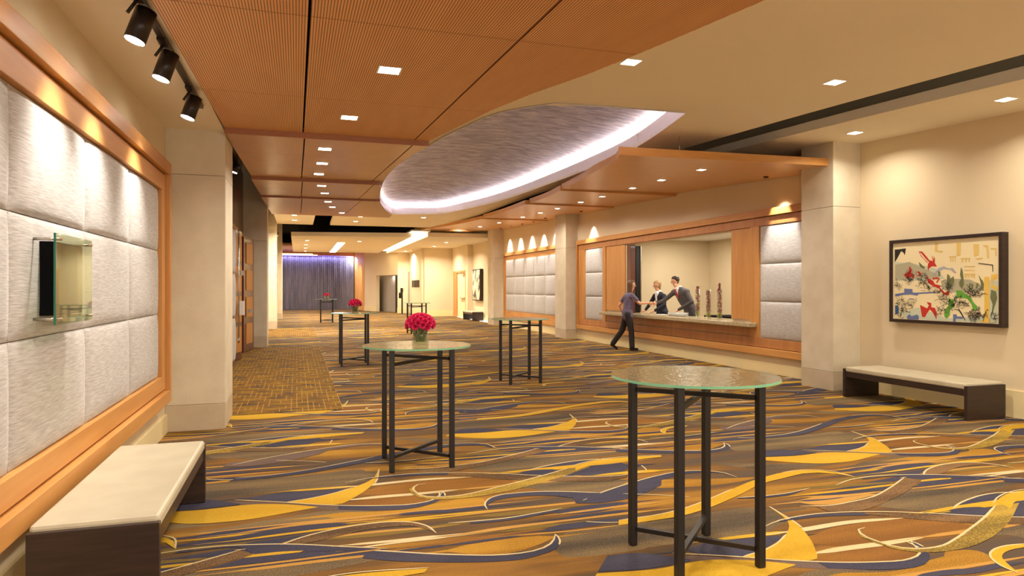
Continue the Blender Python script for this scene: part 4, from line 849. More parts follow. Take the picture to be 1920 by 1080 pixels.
# tall vases on the counter
CZ = .92
for i, (y, lb, sl, h, kink) in enumerate(((13.25, 'tall slim glass cylinder of red orchids, leftmost of three on the counter', 'leaning pinkish red orchid stem inside the leftmost tall vase', .70, .0), (12.84, 'tall slim glass cylinder of red orchids, middle of three on the counter', 'red orchid stem inside the middle tall vase', .60, 0), (12.43, 'tall slim glass cylinder of dark orchids, rightmost of three on the counter', 'darkest orchid stem with a green tip inside the rightmost tall vase', .76, 0))):
    t = tag(empty('tall_glass_vase', (8.6, y, CZ)), lb, 'vase', 'tall orchid vases on the counter')
    MB().lathe([(.053,.63),(.056,.63),(.056,0),(0,0)], n=24, m='glass').build('glass_body', t)
    rnd = random.Random(20+i); s = tag(empty('orchid_stem', (8.6, y, CZ+.014)), sl, 'flower')
    MB().tube((0,0,.0), (0,0,h-.02), .004, n=6, m='stem').build('stem', s)
    b = MB(); by = MB()
    for k in range(150):
        z = rnd.uniform(.13, h-.03) if k > 8 else h-.03; rr = .042 if z < .6 else .042*max(.15, 1-(z-.6)/.2); a = rnd.uniform(0, 2*PI); rad = rnd.uniform(.2, 1)*rr
        c = Vector((math.cos(a)*rad, math.sin(a)*rad, z)); tg = b
        for q in range(4):
            d = Vector((rnd.uniform(-1,1), rnd.uniform(-1,1), rnd.uniform(-1,1))).normalized(); e = d.cross(Vector((rnd.uniform(-1,1),.3,1))).normalized()
            f = tg.b.faces.new([tg.b.verts.new(c+v) for v in (Vector((0,0,0)), d*.016+e*.010, d*.027, d*.016-e*.010)]); f.material_index = tg.mi('orchid')
    for k in range(40):
        z = rnd.uniform(.02, .13) if k > 8 or i != 0 else rnd.uniform(.24, .3); a = rnd.uniform(0, 2*PI); c = Vector((math.cos(a)*.028, math.sin(a)*.028, z))
        for q in range(4):
            d = Vector((rnd.uniform(-1,1), rnd.uniform(-1,1), rnd.uniform(-1,1))).normalized(); e = d.cross(Vector((rnd.uniform(-1,1),.3,1))).normalized()
            f = by.b.faces.new([by.b.verts.new(c+v) for v in (Vector((0,0,0)), d*.016+e*.010, d*.025, d*.016-e*.010)]); f.material_index = by.mi('orchidy')
    o = b.build('blooms', s, kind='stuff'); o = by.build('yellow_blooms', s, kind='stuff')
    if i == 2: MB().tube((0,0,h-.04), (0,0,h+.01), .010, .001, n=8, m='stem').build('green_tip', s)
# tray with glasses, papers, phone
t = tag(empty('serving_tray', (8.58, 14.05, CZ)), 'oval dark-rimmed tray of drinking glasses on the counter', 'tray')
b = MB(); prof = [(0,.004),(.17,.004),(.19,.016),(.195,.014),(.175,0),(0,0)]; b.lathe(prof, n=32, m='steel'); o = b.build('tray_plate', t); o.scale = (.85, 1.75, 1)
g0 = None; k = 0
for i in range(4):
    for j in range(9):
        y = 14.05+(j-4)*.062; x = 8.58+(i-1.5)*.062
        if g0 is None:
            g0 = MB().lathe([(0,.004),(.022,.004),(.027,.075),(.029,.075),(.025,0),(0,0)], n=14, m='tumbler').build('drinking_glass')
            o = g0
        else: o = g0.copy(); C.objects.link(o)
        o.location = (x, y, CZ+.0055); tag(o, 'small empty drinking glass standing on the tray on the reception counter', 'glass', 'drinking glasses on the tray')
tag(MB().box(-.13, .13, -.2, .2, 0, .012, 'paper').build('paper_stack', loc=(8.6, 14.75, CZ)), 'flat white stack of paper on the counter beside the tray', 'paper')
# ================================================================ benches
def bench(x0, x1, y0, y1, h, label, grp='upholstered wooden benches'):
    xc = (x0+x1)/2; w = (x1-x0)/2; L = y1-y0; t = tag(empty('bench', (xc, y0, .004)), label, 'bench', grp)
    MB().box(-w, w, 0, .26 if False else .045, 0, h-.01, 'dark', .004).build('end_board', t)
    MB().box(-w, w, L-.045, L, 0, h-.01, 'dark', .004).build('end_board', t)
    MB().box(-w+.01, w-.01, .046, L-.046, h-.13, h-.055, 'dark', .004).build('seat_rail', t)
    b = MB().box(-w+.002, w-.002, .03, L-.046, h-.052, h+.018, 'leather', .018); o = b.build('cushion', t)
    for p in o.data.polygons: p.use_smooth = False
    return t
t = bench(-1.2, -.64, 3.68, 5.47, .44, 'dark wood bench with cream leather cushion against the near left wall')
bench(7.56, 8.18, 6.0, 7.92, .42, 'dark wood bench with beige cushion under the large colourful painting')
bench(8.0, 8.55, 31.4, 33.3, .42, 'small dark bench far back under the tall narrow painting')
# ================================================================ glass sign with screen on left wall
t = tag(empty('glass_display_sign', (-1.30, 4.09, 1.386)), 'clear glass display sign with dark screen on steel standoffs, on the padded left wall', 'sign')
b = MB(); b.box(.096, .104, 0, .65, 0, .482, 'signglass'); b.build('glass_plate', t)
MB().box(.095, .105, -.008, 0, 0, .482, 'signedge').build('glass_edge', t)
MB().box(-.01, .058, .12, .63, .045, .445, 'black', .004).build('screen_housing', t)
MB().box(.0585, .061, .13, .62, .055, .435, 'screen').build('screen', t)
for yy in (.0, .55):
    for zz in (.03, .452):
        MB().tube((-.01, yy+.04, zz), (.122, yy+.04, zz), .008, n=14, m='steel').build('standoff', t)
# ================================================================ paintings
t = tag(empty('framed_painting', (8.35, 6.1, 1.09)), 'large dark-framed colourful abstract landscape painting on the right wall', 'painting')
def pc(y, z, x=-.0): return (x, y-6.1, z-1.09)
b = MB(); y0, y1, z0, z1 = 6.09, 7.75, 1.09, 2.27; fw = .045
for ya, yb, za, zb_ in ((y0,y1,z0,z0+fw), (y0,y1,z1-fw,z1), (y0,y0+fw,z0+fw,z1-fw), (y1-fw,y1,z0+fw,z1-fw)):
    b.box(-.11, 0, ya-6.1, yb-6.1, za-1.09, zb_-1.09, 'dark', .003)
b.build('frame', t)
b = MB(); b.box(-.085, -.02, y0+fw-6.1, y1-fw-6.1, z0+fw-1.09, z1-fw-1.09, 'art_cream2')
from mathutils.geometry import tessellate_polygon
for i, (c, pts) in enumerate(ART):
    if i == 0: continue
    v3 = [Vector((-.0855-i*.00006, min(max(y, y0+fw), y1-fw)-6.1, min(max(z, z0+fw), z1-fw)-1.09)) for y, z in pts]
    for tri in tessellate_polygon([v3]):
        try: f = b.b.faces.new([b.b.verts.new(v3[q]) for q in tri]); f.material_index = b.mi('art_'+c)
        except ValueError: pass
rnd = random.Random(9)
for (cy0, cz0) in SCR:
    for q in range(16):
        y, z = cy0+rnd.gauss(0,.035), cz0+rnd.gauss(0,.028); a = rnd.uniform(0, PI)
        for s in range(3):
            a += rnd.uniform(-.9,.9); l = rnd.uniform(.01,.035); y2, z2 = y+math.cos(a)*l, z+math.sin(a)*l; w = rnd.uniform(.0012,.0035); nx, nz = -math.sin(a)*w, math.cos(a)*w
            cl = lambda yy, zz: (-.092, min(max(yy, y0+fw), y1-fw)-6.1, min(max(zz, z0+fw), z1-fw)-1.09)
            b.quad([cl(y-nx,z-nz), cl(y2-nx,z2-nz), cl(y2+nx,z2+nz), cl(y+nx,z+nz)], 'art_black2'); y, z = y2, z2
b.build('canvas', t)
t = tag(empty('tall_painting', (8.62, 31.7, .96)), 'tall dark-framed grey and cream abstract painting on the far right wall', 'painting')
MB().box(-.16, 0, 0, 1.5, 0, 1.55, 'dark', .004).build('frame', t)
M['art_far'] = mat('art_far', (60,58,58), .6, (232,214,180), (1,3,2.2), 6, ramp=(.42,.52))
MB().box(-.166, -.16, .05, 1.45, .05, 1.5, 'art_far').build('canvas', t)
t = tag(empty('striped_wall_art', (6.76, 38.9, 1.62)), 'small wall art of five dark vertical bars lit by two spots', 'wall art')
for i in range(5): MB().box(-.05, 0, i*.55, i*.55+.22, 0, .42, 'dark').build('bar', t)
# phone stand by the far wall
t = tag(empty('post_stand', (6.12, 41.3, .004)), 'slim black post with a bulky head standing before the far back wall', 'stand')
MB().lathe([(0,0),(.16,0),(.16,.02),(0,.03)], n=20, m='iron').build('foot', t); MB().box(-.04, .04, -.04, .04, .02, 1.5, 'iron').build('post', t)
b = MB(); b.box(-.2, .02, -.07, .07, .95, 1.3, 'iron', .02); b.box(-.1, .06, -.06, .06, 1.3, 1.58, 'iron', .02); b.build('head', t)
# far door
t = empty('door_1', (8.33, 34.1, 0)); t['kind'] = 'structure'
b = MB(); b.box(0, .12, 0, .12, 0, 2.5, 'wood'); b.box(0, .12, 2.1, 2.9, 0, 2.5, 'wood'); b.box(-.005, .12, 0, 2.9, 2.4, 2.5, 'wood'); b.build('door_frame', t)
M['creamdoor'] = mat('cream_door', (232,214,170), .5)
MB().box(.06, .10, .125, 2.09, .02, 2.39, 'creamdoor').build('door_leaf', t)
MB().box(-.03, .05, .3, .9, 2.26, 2.34, 'steel').build('door_closer', t)
MB().box(-.03, .03, .25, 1.2, 1.02, 1.08, 'steel').build('push_bar', t)
# ================================================================ open doors in the first left bay
t = empty('door_2', (-1.37, 13.6, 0)); t['kind'] = 'structure'
def leafbox(name, p, q, th, z0, z1, m, parent, off_=0, bev=.003):
    (xa, ya), (xb, yb) = p, q; dx, dy = xb-xa, yb-ya; l = math.hypot(dx, dy); nx, ny = dy/l, -dx/l
    poly = [(xa+nx*off_, ya+ny*off_), (xb+nx*off_, yb+ny*off_), (xb+nx*(off_+th), yb+ny*(off_+th)), (xa+nx*(off_+th), ya+ny*(off_+th))]
    return MB().prism(poly[::-1], lambda x, y: z0, lambda x, y: z1, m).build(name, parent)
A0, A1 = (.03,-.1), (.12,1.45)
LA = leafbox('door_leaf', A0, A1, .05, .02, 2.84, 'doorwood', t)
for i in range(3):
    o = MB().pad(1, 0, 0, 1.38, 0, .86, .055).build('door_pad', LA); o.location = (A0[0]+.055, A0[1]+.06, .1+i*.9); o.rotation_euler = (0, 0, -math.atan2(A1[0]-A0[0], A1[1]-A0[1]))
for zz in (.5, 2.7): MB().box(.22, .26, 1.30, 1.36, zz, zz+.05, 'steel').build('bar_bracket', t)
MB().tube((.24,1.33,.45), (.24,1.33,2.78), .014, m='steel').build('pull_bar', t)
B0, B1 = (.10,4.05), (.27,5.06)
LB = leafbox('door_leaf', B0, B1, .05, .02, 2.83, 'doorwood', t)
for i in range(4): leafbox('door_pane', (.135,4.25), (.24,4.87), .02, .2+i*.66, .70+i*.66, 'amber', LB, .045)
MB().box(.24, .34, 4.0, 4.12, .98, 1.06, 'steel').build('push_handle', LB)
LC = leafbox('door_leaf', (.0,1.75), (.16,2.6), .05, .02, 2.83, 'doorwood', t); 
for i in range(4): leafbox('door_pane', (.03,1.85), (.15,2.5), .02, .18+i*.66, .74+i*.66, 'amber', LC, .045)
MB().box(.18, .30, 1.95, 2.1, 1.0, 1.3, 'white').build('lock_plate', LC)
MB().box(.18, .28, 1.95, 2.1, 1.85, 1.95, 'steel').build('door_latch', LC)
MB().box(0, .06, -.3, 5.5, 2.86, 2.98, 'woodh').build('door_lintel', t)
MB().box(-1.37, -1.345, 9.1, 19.2, 2.99, 4.6, 'doorwood').build('trim_left_bay', kind='structure')
MB().box(-1.365, -1.345, 13.5, 18.8, 0, 2.86, 'doorwood').build('trim_door_opening', kind='structure')
# ================================================================ lamps
def downlight(x, y, z, label, group, e=30, s=.075, wash=None, rz=0, vis=True):
    t = tag(empty('ceiling_downlight', (x, y, z), rz), label, 'ceiling light', group)
    b = MB(); w = s+.012
    for a in ((-w,w,-w,-s), (-w,w,s,w), (-w,-s,-s,s), (s,w,-s,s)): b.box(a[0], a[1], a[2], a[3], -.006, .001, 'white')
    tr = b.build('trim_ring', t); MB().box(-s, s, -s, s, -.004, .0, 'lens').build('lens', tr)
    lamp('bulb', 'AREA', (0, 0, -.012), e, t, size=.16, spread=2.6)
    return t
G = 'square recessed downlights in the wood ceiling'
for i, (x, y, f) in enumerate([(.649,5.009,S1),(.5,6.9,S1),(.335,8.735,S2),(.355,10.23,S2),(.355,11.722,S2),(.447,13.15,S3),(.563,14.679,S3),(.707,16.54,S4),(.897,18.438,S4),(1.303,21.028,S4)]):
    nm = ['first','second','third','fourth','fifth','sixth','seventh','eighth','ninth','last'][i]
    downlight(x, y, f(y), nm+' square downlight from the camera in the row along the hanging wood ceiling', G, 30)
for i, (x, y) in enumerate(((.7,2.4), (.7,.2), (.7,-2.4))): downlight(x, y, S1(y), 'square downlight in the wood ceiling above and behind the camera', G, 32)
G = 'square recessed downlights in the plaster ceiling'
PL = [(2.991,5.72,'square downlight in the plaster ceiling beside the near wood ceiling edge'), (5.277,5.635,'square downlight in the plaster ceiling above the right hand tables'),
      (7.572,5.554,'square downlight in the right soffit, nearer of two'), (7.588,7.722,'square downlight in the right soffit, farther of two'),
      (3.0,2.6,''), (5.3,2.6,''), (7.57,3.2,''), (7.57,.8,''), (3.0,-.6,''), (5.3,-.6,''), (7.57,-2,''), (3.0,-3.6,''), (5.3,-3.6,'')]
for x, y, lb in PL: downlight(x, y, P(y), lb or 'square downlight in the plaster ceiling above and beside the camera', G, 22 if x > 7 else 46)
G = 'square downlights in the wood canopy'
CL = [(C1,6.298,9.602),(C1,6.525,11.265),(C1,6.794,12.92),(C2,6.852,14.545),(C2,6.987,16.111),(C3,6.991,17.771),(C3,7.055,19.346),(C3,7.114,21.2),(C4,6.997,23.526),(C4,6.928,25.962),(C4,6.825,29.124)]
for i, (f, x, y) in enumerate(CL):
    downlight(x, y, f(x, y), ['first','second','third','fourth','fifth','sixth','seventh','eighth','ninth','tenth','last'][i]+' square downlight from the camera in the wood canopy', G, 26, .06)
G = 'small downlights in the far ceiling plates'
for x, y, z, lb in [(-.07,24.6,4.1,'nearer of two downlights in the far left ceiling plate'),(-.075,26.4,4.1,'farther of two downlights in the far left ceiling plate'),(2.151,24.38,4.1,'nearer of two downlights left of the dome tip'),(2.132,26.19,4.1,'farther of two downlights left of the dome tip'),(4.33,24.06,4.1,'downlight just past the far end of the dome'),
                (.476,33.1,3.8,'nearest of four in the row in the far ceiling cloud'),(.467,36.2,3.8,'second of four in the row in the far ceiling cloud'),(.479,39.3,3.8,'third of four in the row in the far ceiling cloud'),(.506,42.7,3.8,'farthest of four in the row in the far ceiling cloud'),(2.85,32.9,3.8,'lone downlight right of the bright slot in the far ceiling cloud'),
                (6.95,32.4,3.8,'nearest downlight in the far right soffit'),(7.0,35.7,3.8,'middle downlight in the far right soffit'),(6.26,40.9,3.8,'farthest downlight in the far right soffit')]:
    downlight(x, y, z, lb, G, 115)
for x, y in ((6.4,31.5),(2.6,26.3)): pass
lamp('office_light', 'AREA', (9.8, 13.2, 2.85), 60, target=(9.8, 13.2, 0), size=1.0)
lamp('office_light', 'AREA', (9.6, 15.2, 2.85), 30, target=(9.6, 15.2, 0), size=.6)
# slot light and cove light in the far ceiling
t = tag(empty('slot_light', (2.1, 38.8, 3.8)), 'long bright slot light crossing the far ceiling cloud', 'ceiling light')
MB().prism([(-.19,-4.6),(.17,-4.6),(.2,4.7),(-.14,4.7)], lambda x, y: -.006, lambda x, y: 0, 'lens').build('diffuser', t); lamp('bulb', 'AREA', (0,0,-.03), 200, t, size=.35, sizey=9)
t = tag(empty('cove_light', (5.15, 36.2, 3.8)), 'long warm cove light beside the far ceiling cloud', 'ceiling light')
MB().prism([(-.36,-7.1),(.22,-7.1),(.32,7.3),(-.2,7.3)], lambda x, y: .14, lambda x, y: .2, 'ledwarm').build('diffuser', t)
t = tag(empty('linear_pendant', (.0, 47.8, 3.0)), 'pair of thin glowing linear lamps hanging before the curtain', 'ceiling light')
for x1, z in ((1.05,.86), (1.35,.79)): MB().box(-1.1, x1, 0, .05, z, z+.035, 'linelamp').build('lamp_bar', t)
lamp('bulb', 'AREA', (.1,.02,.7), 170, t, size=2.2, sizey=.2)
for x in (-.6, .6): MB().tube((x, .02, .8), (x, .02, 1.2), .008, n=6, m='steel').build('hanger', t)
# track with heads along the left wall
t = tag(empty('lighting_track', (-.86, 0, 3.2)), 'black lighting track on the left soffit carrying cylinder spots', 'track')
MB().prism([(-.02,-3),(.02,-3),(.02,7.0),(-.02,7.0)], lambda x, y: .016*y-.035, lambda x, y: .016*y, 'lampblack').build('rail', t)
HD = [(-.86,6.35,'cylinder track spot farthest along the left wall track'), (-.86,5.15,'middle black cylinder track spot, washing the left wall'), (-.86,4.36,'nearest visible black cylinder track spot, largest in view'), (-.86,3.3,'black cylinder track spot just out of view above the bench'), (-.86,2.2,'black cylinder track spot beside the camera')]
for x, y, lb in HD:
    zt = 3.2+.016*y-.035; t = tag(empty('track_spotlight', (x, y, zt)), lb, 'spotlight', 'black cylinder spots on the left track')
    MB().box(-.025, .025, -.16, .0, -.02, .0, 'lampblack').build('adapter', t)
    MB().tube((-.0,-.05,-.015), (-.05,-.06,-.10), .010, n=8, m='lampblack').build('arm', t)
    p = Vector((.03,.03,-.045)); d = Vector((-.30,-.08,-.95)).normalized()
    hs = MB().tube(p, p+d*.195, .058, .058, n=32, m='lampblack').build('housing', t)
    MB().tube(p+d*.188, p+d*.197, .053, .053, n=32, m='headlens').build('lens', hs)
    lamp('bulb', 'SPOT', tuple(p+d*.21), 105, t, color=(1,.95,.88), target=tuple(p+Vector((-.47,.0,-1.05))*2), size=.05, spot=1.3, blend=1.0)
# small far track spots in the left bays
for x, y, z, lb in ((-.95,12.2,3.52,'small track spot hanging in the dark gap of the first left bay'), (-.85,21.5,3.9,'small track spot just beyond the second left column'), (-.9,29.3,4.05,'small track spot, nearest of the far dark left bay'), (-.88,30.6,4.05,'small track spot, second in the far dark left bay'), (-.86,32.0,4.05,'small track spot, third in the far dark left bay'), (-.84,33.6,4.05,'small track spot, last in the far dark left bay')):
    t = tag(empty('small_track_spot', (x, y, z)), lb, 'spotlight', 'small spots in the left bays')
    MB().tube((0,0,.12), (0,0,4.9-z), .008, n=6, m='lampblack').build('rod', t); d = Vector((-.3,0,-.95)).normalized()
    MB().tube((0,0,.14), tuple(Vector((0,0,.14))+d*.15), .055, n=16, m='lampblack').build('housing', t)
    MB().tube(tuple(Vector((0,0,.14))+d*.15), tuple(Vector((0,0,.14))+d*.16), .05, n=16, m='lens').build('lens', t)
    lamp('bulb', 'SPOT', tuple(Vector((0,0,.14))+d*.18), 25, t, target=tuple(Vector((0,0,.14))+d*2), size=.04, spot=1.2)
# wall washers in the canopy, close to the wall
for f, y, e, lb in [(C4,21.3,190,'nearest'),(C4,22.5,190,'second'),(C4,23.75,190,'third'),(C4,25.1,190,'fourth'),(C4,26.5,190,'fifth')]+[(C3,18.3,170,'far end of the reception')]+[(C1,10.1,220,'near end of the reception')]:
    x = 7.95 if y > 10 else 7.75; z = (C3 if y < 22.1 and y > 17 else f)(x, y); t = tag(empty('wall_washer', (x, y, z)), lb+' small wall washer under the canopy close to the right wall', 'ceiling light', 'wall washers under the canopy')
    MB().lathe([(0,-.02),(.04,-.02),(.045,.0),(0,0)], n=16, m='lampblack').build('housing', t)
    lamp('bulb', 'SPOT', (0,0,-.03), e, t, color=(1,.96,.90), target=(.4,0,-1.2), size=.03, spot=.95 if y > 10 else 1.2, blend=.6)
for y in (39.3, 40.6):
    t = tag(empty('wall_washer', (6.45, y, 3.8)), 'wall washer above the striped wall art', 'ceiling light', 'washers above the striped wall art')
    MB().lathe([(0,-.02),(.04,-.02),(.045,.0),(0,0)], n=16, m='lampblack').build('housing', t); lamp('bulb', 'SPOT', (0,0,-.03), 60, t, target=(.32,0,-1.8), size=.02, spot=.4)
# ================================================================ people
M['skin'] = mat('skin', (222,166,134), .5); M['hairbrown'] = mat('brown_hair', (88,62,42), .5, (112,82,56), (40,40,8)); M['hairblond'] = mat('blond_hair', (150,116,78), .5, (190,156,110), (40,40,8))
M['hairdark'] = mat('dark_hair', (60,42,32), .5); M['navysuit'] = mat('navy_suit', (34,36,48), .7); M['graysuit'] = mat('gray_suit', (84,78,80), .7)
M['shirt'] = mat('white_shirt', (232,230,228), .7); M['tie'] = mat('red_tie', (176,44,40), .5); M['violet'] = mat('violet_top', (112,100,128), .7, (92,82,100), (8,8,8))
M['trousers'] = mat('dark_trousers', (48,44,44), .8); M['shoe'] = mat('black_shoe', (28,24,24), .4); M['mouth'] = mat('lips', (176,86,78), .5); M['eye'] = mat('eye', (40,30,26), .3)
def cap(bm, p0, p1, r0, r1, side=None, k=1.0):
    """tapered capsule; 'side' axis is stretched by k"""
    p0, p1 = Vector(p0), Vector(p1); d = (p1-p0); L = d.length
    d = d.normalized() if L > 1e-6 else Vector((0,0,1))
    u = Vector(side) if side is not None else (Vector((1,0,0)) if abs(d.x) < .8 else Vector((0,1,0)))
    u = (u-d*u.dot(d)).normalized(); w = d.cross(u); n = 16; rings = []
    for i in range(1, 6): a = PI/2*(1-i/5); rings.append((-math.sin(a)*r0, math.cos(a)*r0))
    for i in range(0, 5): a = PI/2*i/5; rings.append((L+math.sin(a)*r1, math.cos(a)*r1))
    R = [[bm.verts.new(p0+d*h+(u*math.cos(2*PI*j/n)*k+w*math.sin(2*PI*j/n))*r) for j in range(n)] for h, r in rings]
    for A, B in zip(R, R[1:]):
        for j in range(n): bm.faces.new([A[j], A[(j+1) % n], B[(j+1) % n], B[j]])
    bm.faces.new(R[0][::-1]); bm.faces.new(R[-1])
def fuse(name, bm, m, parent, vox=.008, sm=4):
    bmesh.ops.recalc_face_normals(bm, faces=bm.faces)
    me = bpy.data.meshes.new(name+'_raw'); bm.to_mesh(me); bm.free(); o = bpy.data.objects.new(name, me); C.objects.link(o)
    r = o.modifiers.new('r', 'REMESH'); r.mode = 'VOXEL'; r.voxel_size = vox
    if sm: s = o.modifiers.new('s', 'SMOOTH'); s.iterations = sm; s.factor = .5
    bpy.context.view_layer.update(); dg = bpy.context.evaluated_depsgraph_get()
    nm = bpy.data.meshes.new_from_object(o.evaluated_get(dg)); o.modifiers.clear(); o.data = nm; bpy.data.meshes.remove(me)
    nm.materials.clear(); nm.materials.append(M[m])
    for p in nm.polygons: p.use_smooth = True
    o.parent = parent; return o
def hand(bm, wrist, tip_dir, palm_n, curl=.35, s=1.0, thumb=1):
    """palm + four unequal bent fingers + thumb from the side of the palm"""
    w = Vector(wrist); d = Vector(tip_dir).normalized(); n_ = Vector(palm_n); n_ = (n_-d*n_.dot(d)).normalized(); a = d.cross(n_).normalized()*thumb
    cap(bm, w, w+d*.075*s, .022*s, .024*s, a, 1.5)
    for i, (o_, l) in enumerate(((.030,.070), (.010,.078), (-.010,.072), (-.029,.056))):
        q = w+d*.085*s+a*o_*s; c = curl
        for j, f in enumerate((.45,.32,.23)):
            dd = (d*math.cos(c)+n_*math.sin(c)).normalized(); q2 = q+dd*l*f*s*1.05; cap(bm, q, q2, (.0092-.0008*j)*s, (.0086-.0008*j)*s); q = q2; c += curl
    q = w+d*.02*s+a*.028*s
    for f, (x, y, z) in ((.035,(.6,.75,.15)), (.028,(.8,.45,.3)), (.024,(.9,.25,.35))):
        dd = (d*x+a*y+n_*z).normalized(); q2 = q+dd*f*s; cap(bm, q, q2, .011*s, .009*s); q = q2
def head(bm, c, fwd, up=(0,0,1), s=1.0):
    c = Vector(c); f = Vector(fwd).normalized(); u = Vector(up).normalized(); r = f.cross(u).normalized(); u = r.cross(f)
    cap(bm, c+u*.035*s+f*-.012*s, c+u*.035*s+f*.012*s, .083*s, .080*s, u, 1.08)
    cap(bm, c+f*.025*s-u*.02*s, c+f*.03*s-u*.072*s, .058*s, .034*s, r, 1.05)
    cap(bm, c+f*.088*s+u*.012*s, c+f*.105*s-u*.016*s, .009*s, .013*s)
    cap(bm, c+f*.074*s+u*.03*s+r*.03*s, c+f*.074*s+u*.03*s-r*.03*s, .013*s, .013*s)
    for q in (1, -1): cap(bm, c+r*.078*q*s+u*.015*s, c+r*.080*q*s-u*.02*s-f*.002, .012*s, .008*s)
    return c, f, u, r
def face_bits(parent, c, f, u, r, s=1.0):
    for q in (1, -1):
        b = bmesh.new(); cap(b, c+f*.078*s+u*.010*s+r*.030*q*s, c+f*.078*s+u*.010*s+r*.036*q*s, .0085, .0085); fuse('eye', b, 'eye', parent, .003, 1)
    b = bmesh.new(); cap(b, c+f*.084*s-u*.045*s+r*.018*s, c+f*.084*s-u*.045*s-r*.018*s, .0055, .0055); fuse('mouth', b, 'mouth', parent, .003, 1)
def person(base, J, label, cloth, hair, sleeves='long', hairlen=.1, headf=(-1,0,0), tie=False, hand_n=None, chest=.15, fem=False):
    t = tag(empty('person', base), label, 'person'); B = Vector(base)
    j = {k: Vector(v)-B for k, v in J.items()}
    side = (j['shL']-j['shR']).normalized(); hipc = (j['hipL']+j['hipR'])/2; shc = (j['shL']+j['shR'])/2; mid = lerp(hipc, shc, .5)
    def torso(b, g=0, low=0):
        cap(b, hipc-Vector((0,0,low)), hipc+Vector((0,0,.05)), .112+g, .108+g, side, 1.42)
        cap(b, hipc+Vector((0,0,.05)), mid, .105+g, .098+g, side, 1.3 if fem else 1.4)
        cap(b, mid, lerp(mid, shc, .7), .1+g, .108+g, side, 1.32 if fem else 1.5)
        cap(b, lerp(mid, shc, .65), shc+Vector((0,0,-.03)), .105+g, .075+g, side, 1.4 if fem else 1.6)
        for s in ('L', 'R'):
            cap(b, shc+Vector((0,0,-.02)), j['sh'+s]-Vector((0,0,.05)), .060+g, .048+g); cap(b, shc+Vector((0,0,.035)), j['sh'+s]-Vector((0,0,.03)), .048+g*.6, .030+g*.6)
    bm = bmesh.new(); torso(bm, -.012)
    nk = j['head']-Vector((0,0,.10)); cap(bm, shc, nk+Vector((0,0,.03)), .058, .052)
    for s in ('L', 'R'):
        cap(bm, j['sh'+s]-Vector((0,0,.06)), j['el'+s], .046, .038); cap(bm, j['el'+s], j['wr'+s], .038, .025)
        cap(bm, j['hip'+s], j['kn'+s], .082, .055); cap(bm, j['kn'+s], j['an'+s], .055, .036)
        d = (j['wr'+s]-j['el'+s]).normalized(); hd = Vector(J.get('hd'+s, d)); hn = Vector(J.get('hn'+s, (0,0,-1)))
        hand(bm, j['wr'+s], hd, hn, .42 if s == 'R' else .25, 1.0, 1 if s == 'R' else -1)
    c, f, u, r = head(bm, j['head'], headf)
    o = fuse('body', bm, 'skin', t, .0065, 3)
    face_bits(o, c, f, u, r)
    # hair
    bm = bmesh.new(); cap(bm, c+u*.052-f*.026, c+u*.05-f*.002, .088, .080, u, 1.0); cap(bm, c+u*.072+f*.012, c+u*.07-f*.02, .070, .076, r, 1.05); cap(bm, c+u*.03-f*.045, c-u*(.02+hairlen)-f*.05, .072, .03+.2*hairlen, r, 1.15)
    if hairlen > .12:
        for q in (1, -1): cap(bm, c+r*.066*q+u*.03-f*.012, c+r*.07*q-u*hairlen-f*.02, .034, .024)
    fuse('hair', bm, hair, t, .007, 3)
    # clothes
    bm = bmesh.new(); torso(bm, .014 if fem else .034, .06)
    for s in ('L', 'R'):
        if sleeves == 'long':
            cap(bm, j['sh'+s]-Vector((0,0,.045)), j['el'+s], .064, .050); e = lerp(j['el'+s], j['wr'+s], .86); cap(bm, j['el'+s], e, .050, .037)
        else:
            e = lerp(j['sh'+s], j['el'+s], .62); cap(bm, j['sh'+s]-Vector((0,0,.02)), e, .062, .055)
    jk = fuse('jacket' if sleeves == 'long' else 'blouse', bm, cloth[0], t, .008, 4)
    bm = bmesh.new(); cap(bm, hipc-Vector((0,0,.04)), hipc+Vector((0,0,.06)), .122, .116, side, 1.42)
    for s in ('L', 'R'):
        cap(bm, j['hip'+s], j['kn'+s], .098, .072); a = lerp(j['kn'+s], j['an'+s], .95); cap(bm, j['kn'+s], a, .072, .068)
    fuse('trousers', bm, cloth[1], t, .008, 4)
    for s in ('L', 'R'):
        bm = bmesh.new(); fd = Vector(J.get('toe'+s, headf)); fd = fd.normalized(); a = j['an'+s]-Vector((0,0,.035)); cap(bm, a-fd*.03, a+fd*.13-Vector((0,0,.012)), .040, .030); fuse('shoe', bm, 'shoe', t, .007, 2)
    ff = Vector(headf); ff = (ff-side*ff.dot(side)); ff.z = 0; ff.normalize()
    gg = .014 if fem else .034
    if cloth[2]:
        bm = bmesh.new(); fc = lerp(mid, shc, .55); tp = shc+ff*.068+Vector((0,0,.02)); cap(bm, fc+ff*(.098+gg)+Vector((0,0,-.06)), shc+ff*(.066+gg)+Vector((0,0,.03)), .020, .046, side, 1.45); fuse('shirt', bm, cloth[2], jk, .006, 1)
        bm = bmesh.new(); cap(bm, shc+Vector((0,0,.02)), shc+Vector((0,0,.055)), .066, .062); fuse('collar', bm, cloth[2], jk, .006, 1)
    if tie:
        bm = bmesh.new(); fc = lerp(mid, shc, .35); cap(bm, fc+ff*(.128+gg), shc+ff*(.120+gg)+Vector((0,0,.02)), .018, .013, side, 1.6); fuse('necktie', bm, 'tie', jk, .005, 1)
    return t
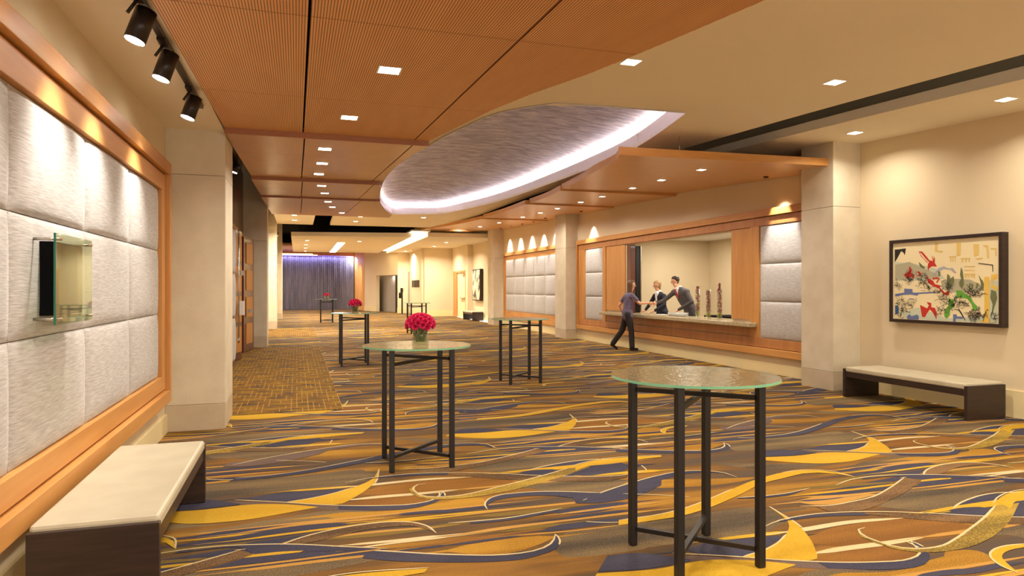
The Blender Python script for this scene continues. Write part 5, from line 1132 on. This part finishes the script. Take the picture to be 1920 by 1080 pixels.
# visitor stepping up to the counter, right arm stretched out
person((7.95, 15.55, .004), dict(
    hipL=(7.93,15.38,.93), hipR=(7.88,15.22,.93), shL=(7.94,15.42,1.42), shR=(7.93,15.12,1.42), head=(7.99,15.25,1.64),
    elR=(8.10,15.03,1.20), wrR=(8.33,15.0,1.21), elL=(7.84,15.60,1.15), wrL=(7.93,15.62,.95), hdR=(.95,-.1,-.05), hnR=(0,-.9,-.3), hnL=(0,-1,0),
    knL=(7.88,15.55,.50), anL=(7.74,15.80,.15), knR=(7.96,15.2,.50), anR=(7.98,15.2,.10), toeL=(.75,-.2,-.55), toeR=(1,-.3,0)),
    'brown-haired person in violet blouse and dark trousers reaching over the counter to shake hands', ('violet','trousers',None), 'hairbrown', 'short', .17, headf=(.93,-.35,0), fem=True)
person((9.02, 15.35, .0), dict(
    hipL=(9.05,15.46,.95), hipR=(9.03,15.66,.95), shL=(8.97,15.36,1.42), shR=(8.93,15.74,1.42), head=(8.90,15.58,1.635),
    elR=(8.88,15.90,1.17), wrR=(8.70,15.86,.985), elL=(8.93,15.27,1.15), wrL=(8.68,15.37,.985), hdR=(-.9,.1,-.2), hdL=(-.9,.2,-.2),
    knL=(9.04,15.48,.5), anL=(9.06,15.48,.09), knR=(9.02,15.68,.5), anR=(9.04,15.68,.09), toeL=(-1,0,0), toeR=(-1,0,0)),
    'person with fair tied-back hair in a navy jacket and white top behind the counter', ('navysuit','navysuit','shirt'), 'hairblond', 'long', .06, headf=(-.93,.3,-.12), fem=True)
person((9.15, 14.45, .0), dict(
    hipL=(9.13,14.28,1.0), hipR=(9.15,14.48,1.0), shL=(8.96,14.28,1.53), shR=(8.93,14.80,1.52), head=(8.88,14.67,1.735),
    elR=(8.76,14.98,1.27), wrR=(8.55,15.01,1.20), elL=(8.98,14.08,1.25), wrL=(8.78,14.42,1.03), hdR=(-.95,.05,.02), hnR=(0,.9,-.3), hdL=(-.75,.1,-.5),
    knL=(9.14,14.28,.53), anL=(9.16,14.28,.09), knR=(9.14,14.48,.53), anR=(9.16,14.48,.09), toeL=(-1,0,0), toeR=(-1,0,0)),
    'tall person in a grey suit and red tie leaning over the counter to shake hands', ('graysuit','graysuit','shirt'), 'hairdark', 'long', .01, headf=(-.8,.55,-.12), tie=True)
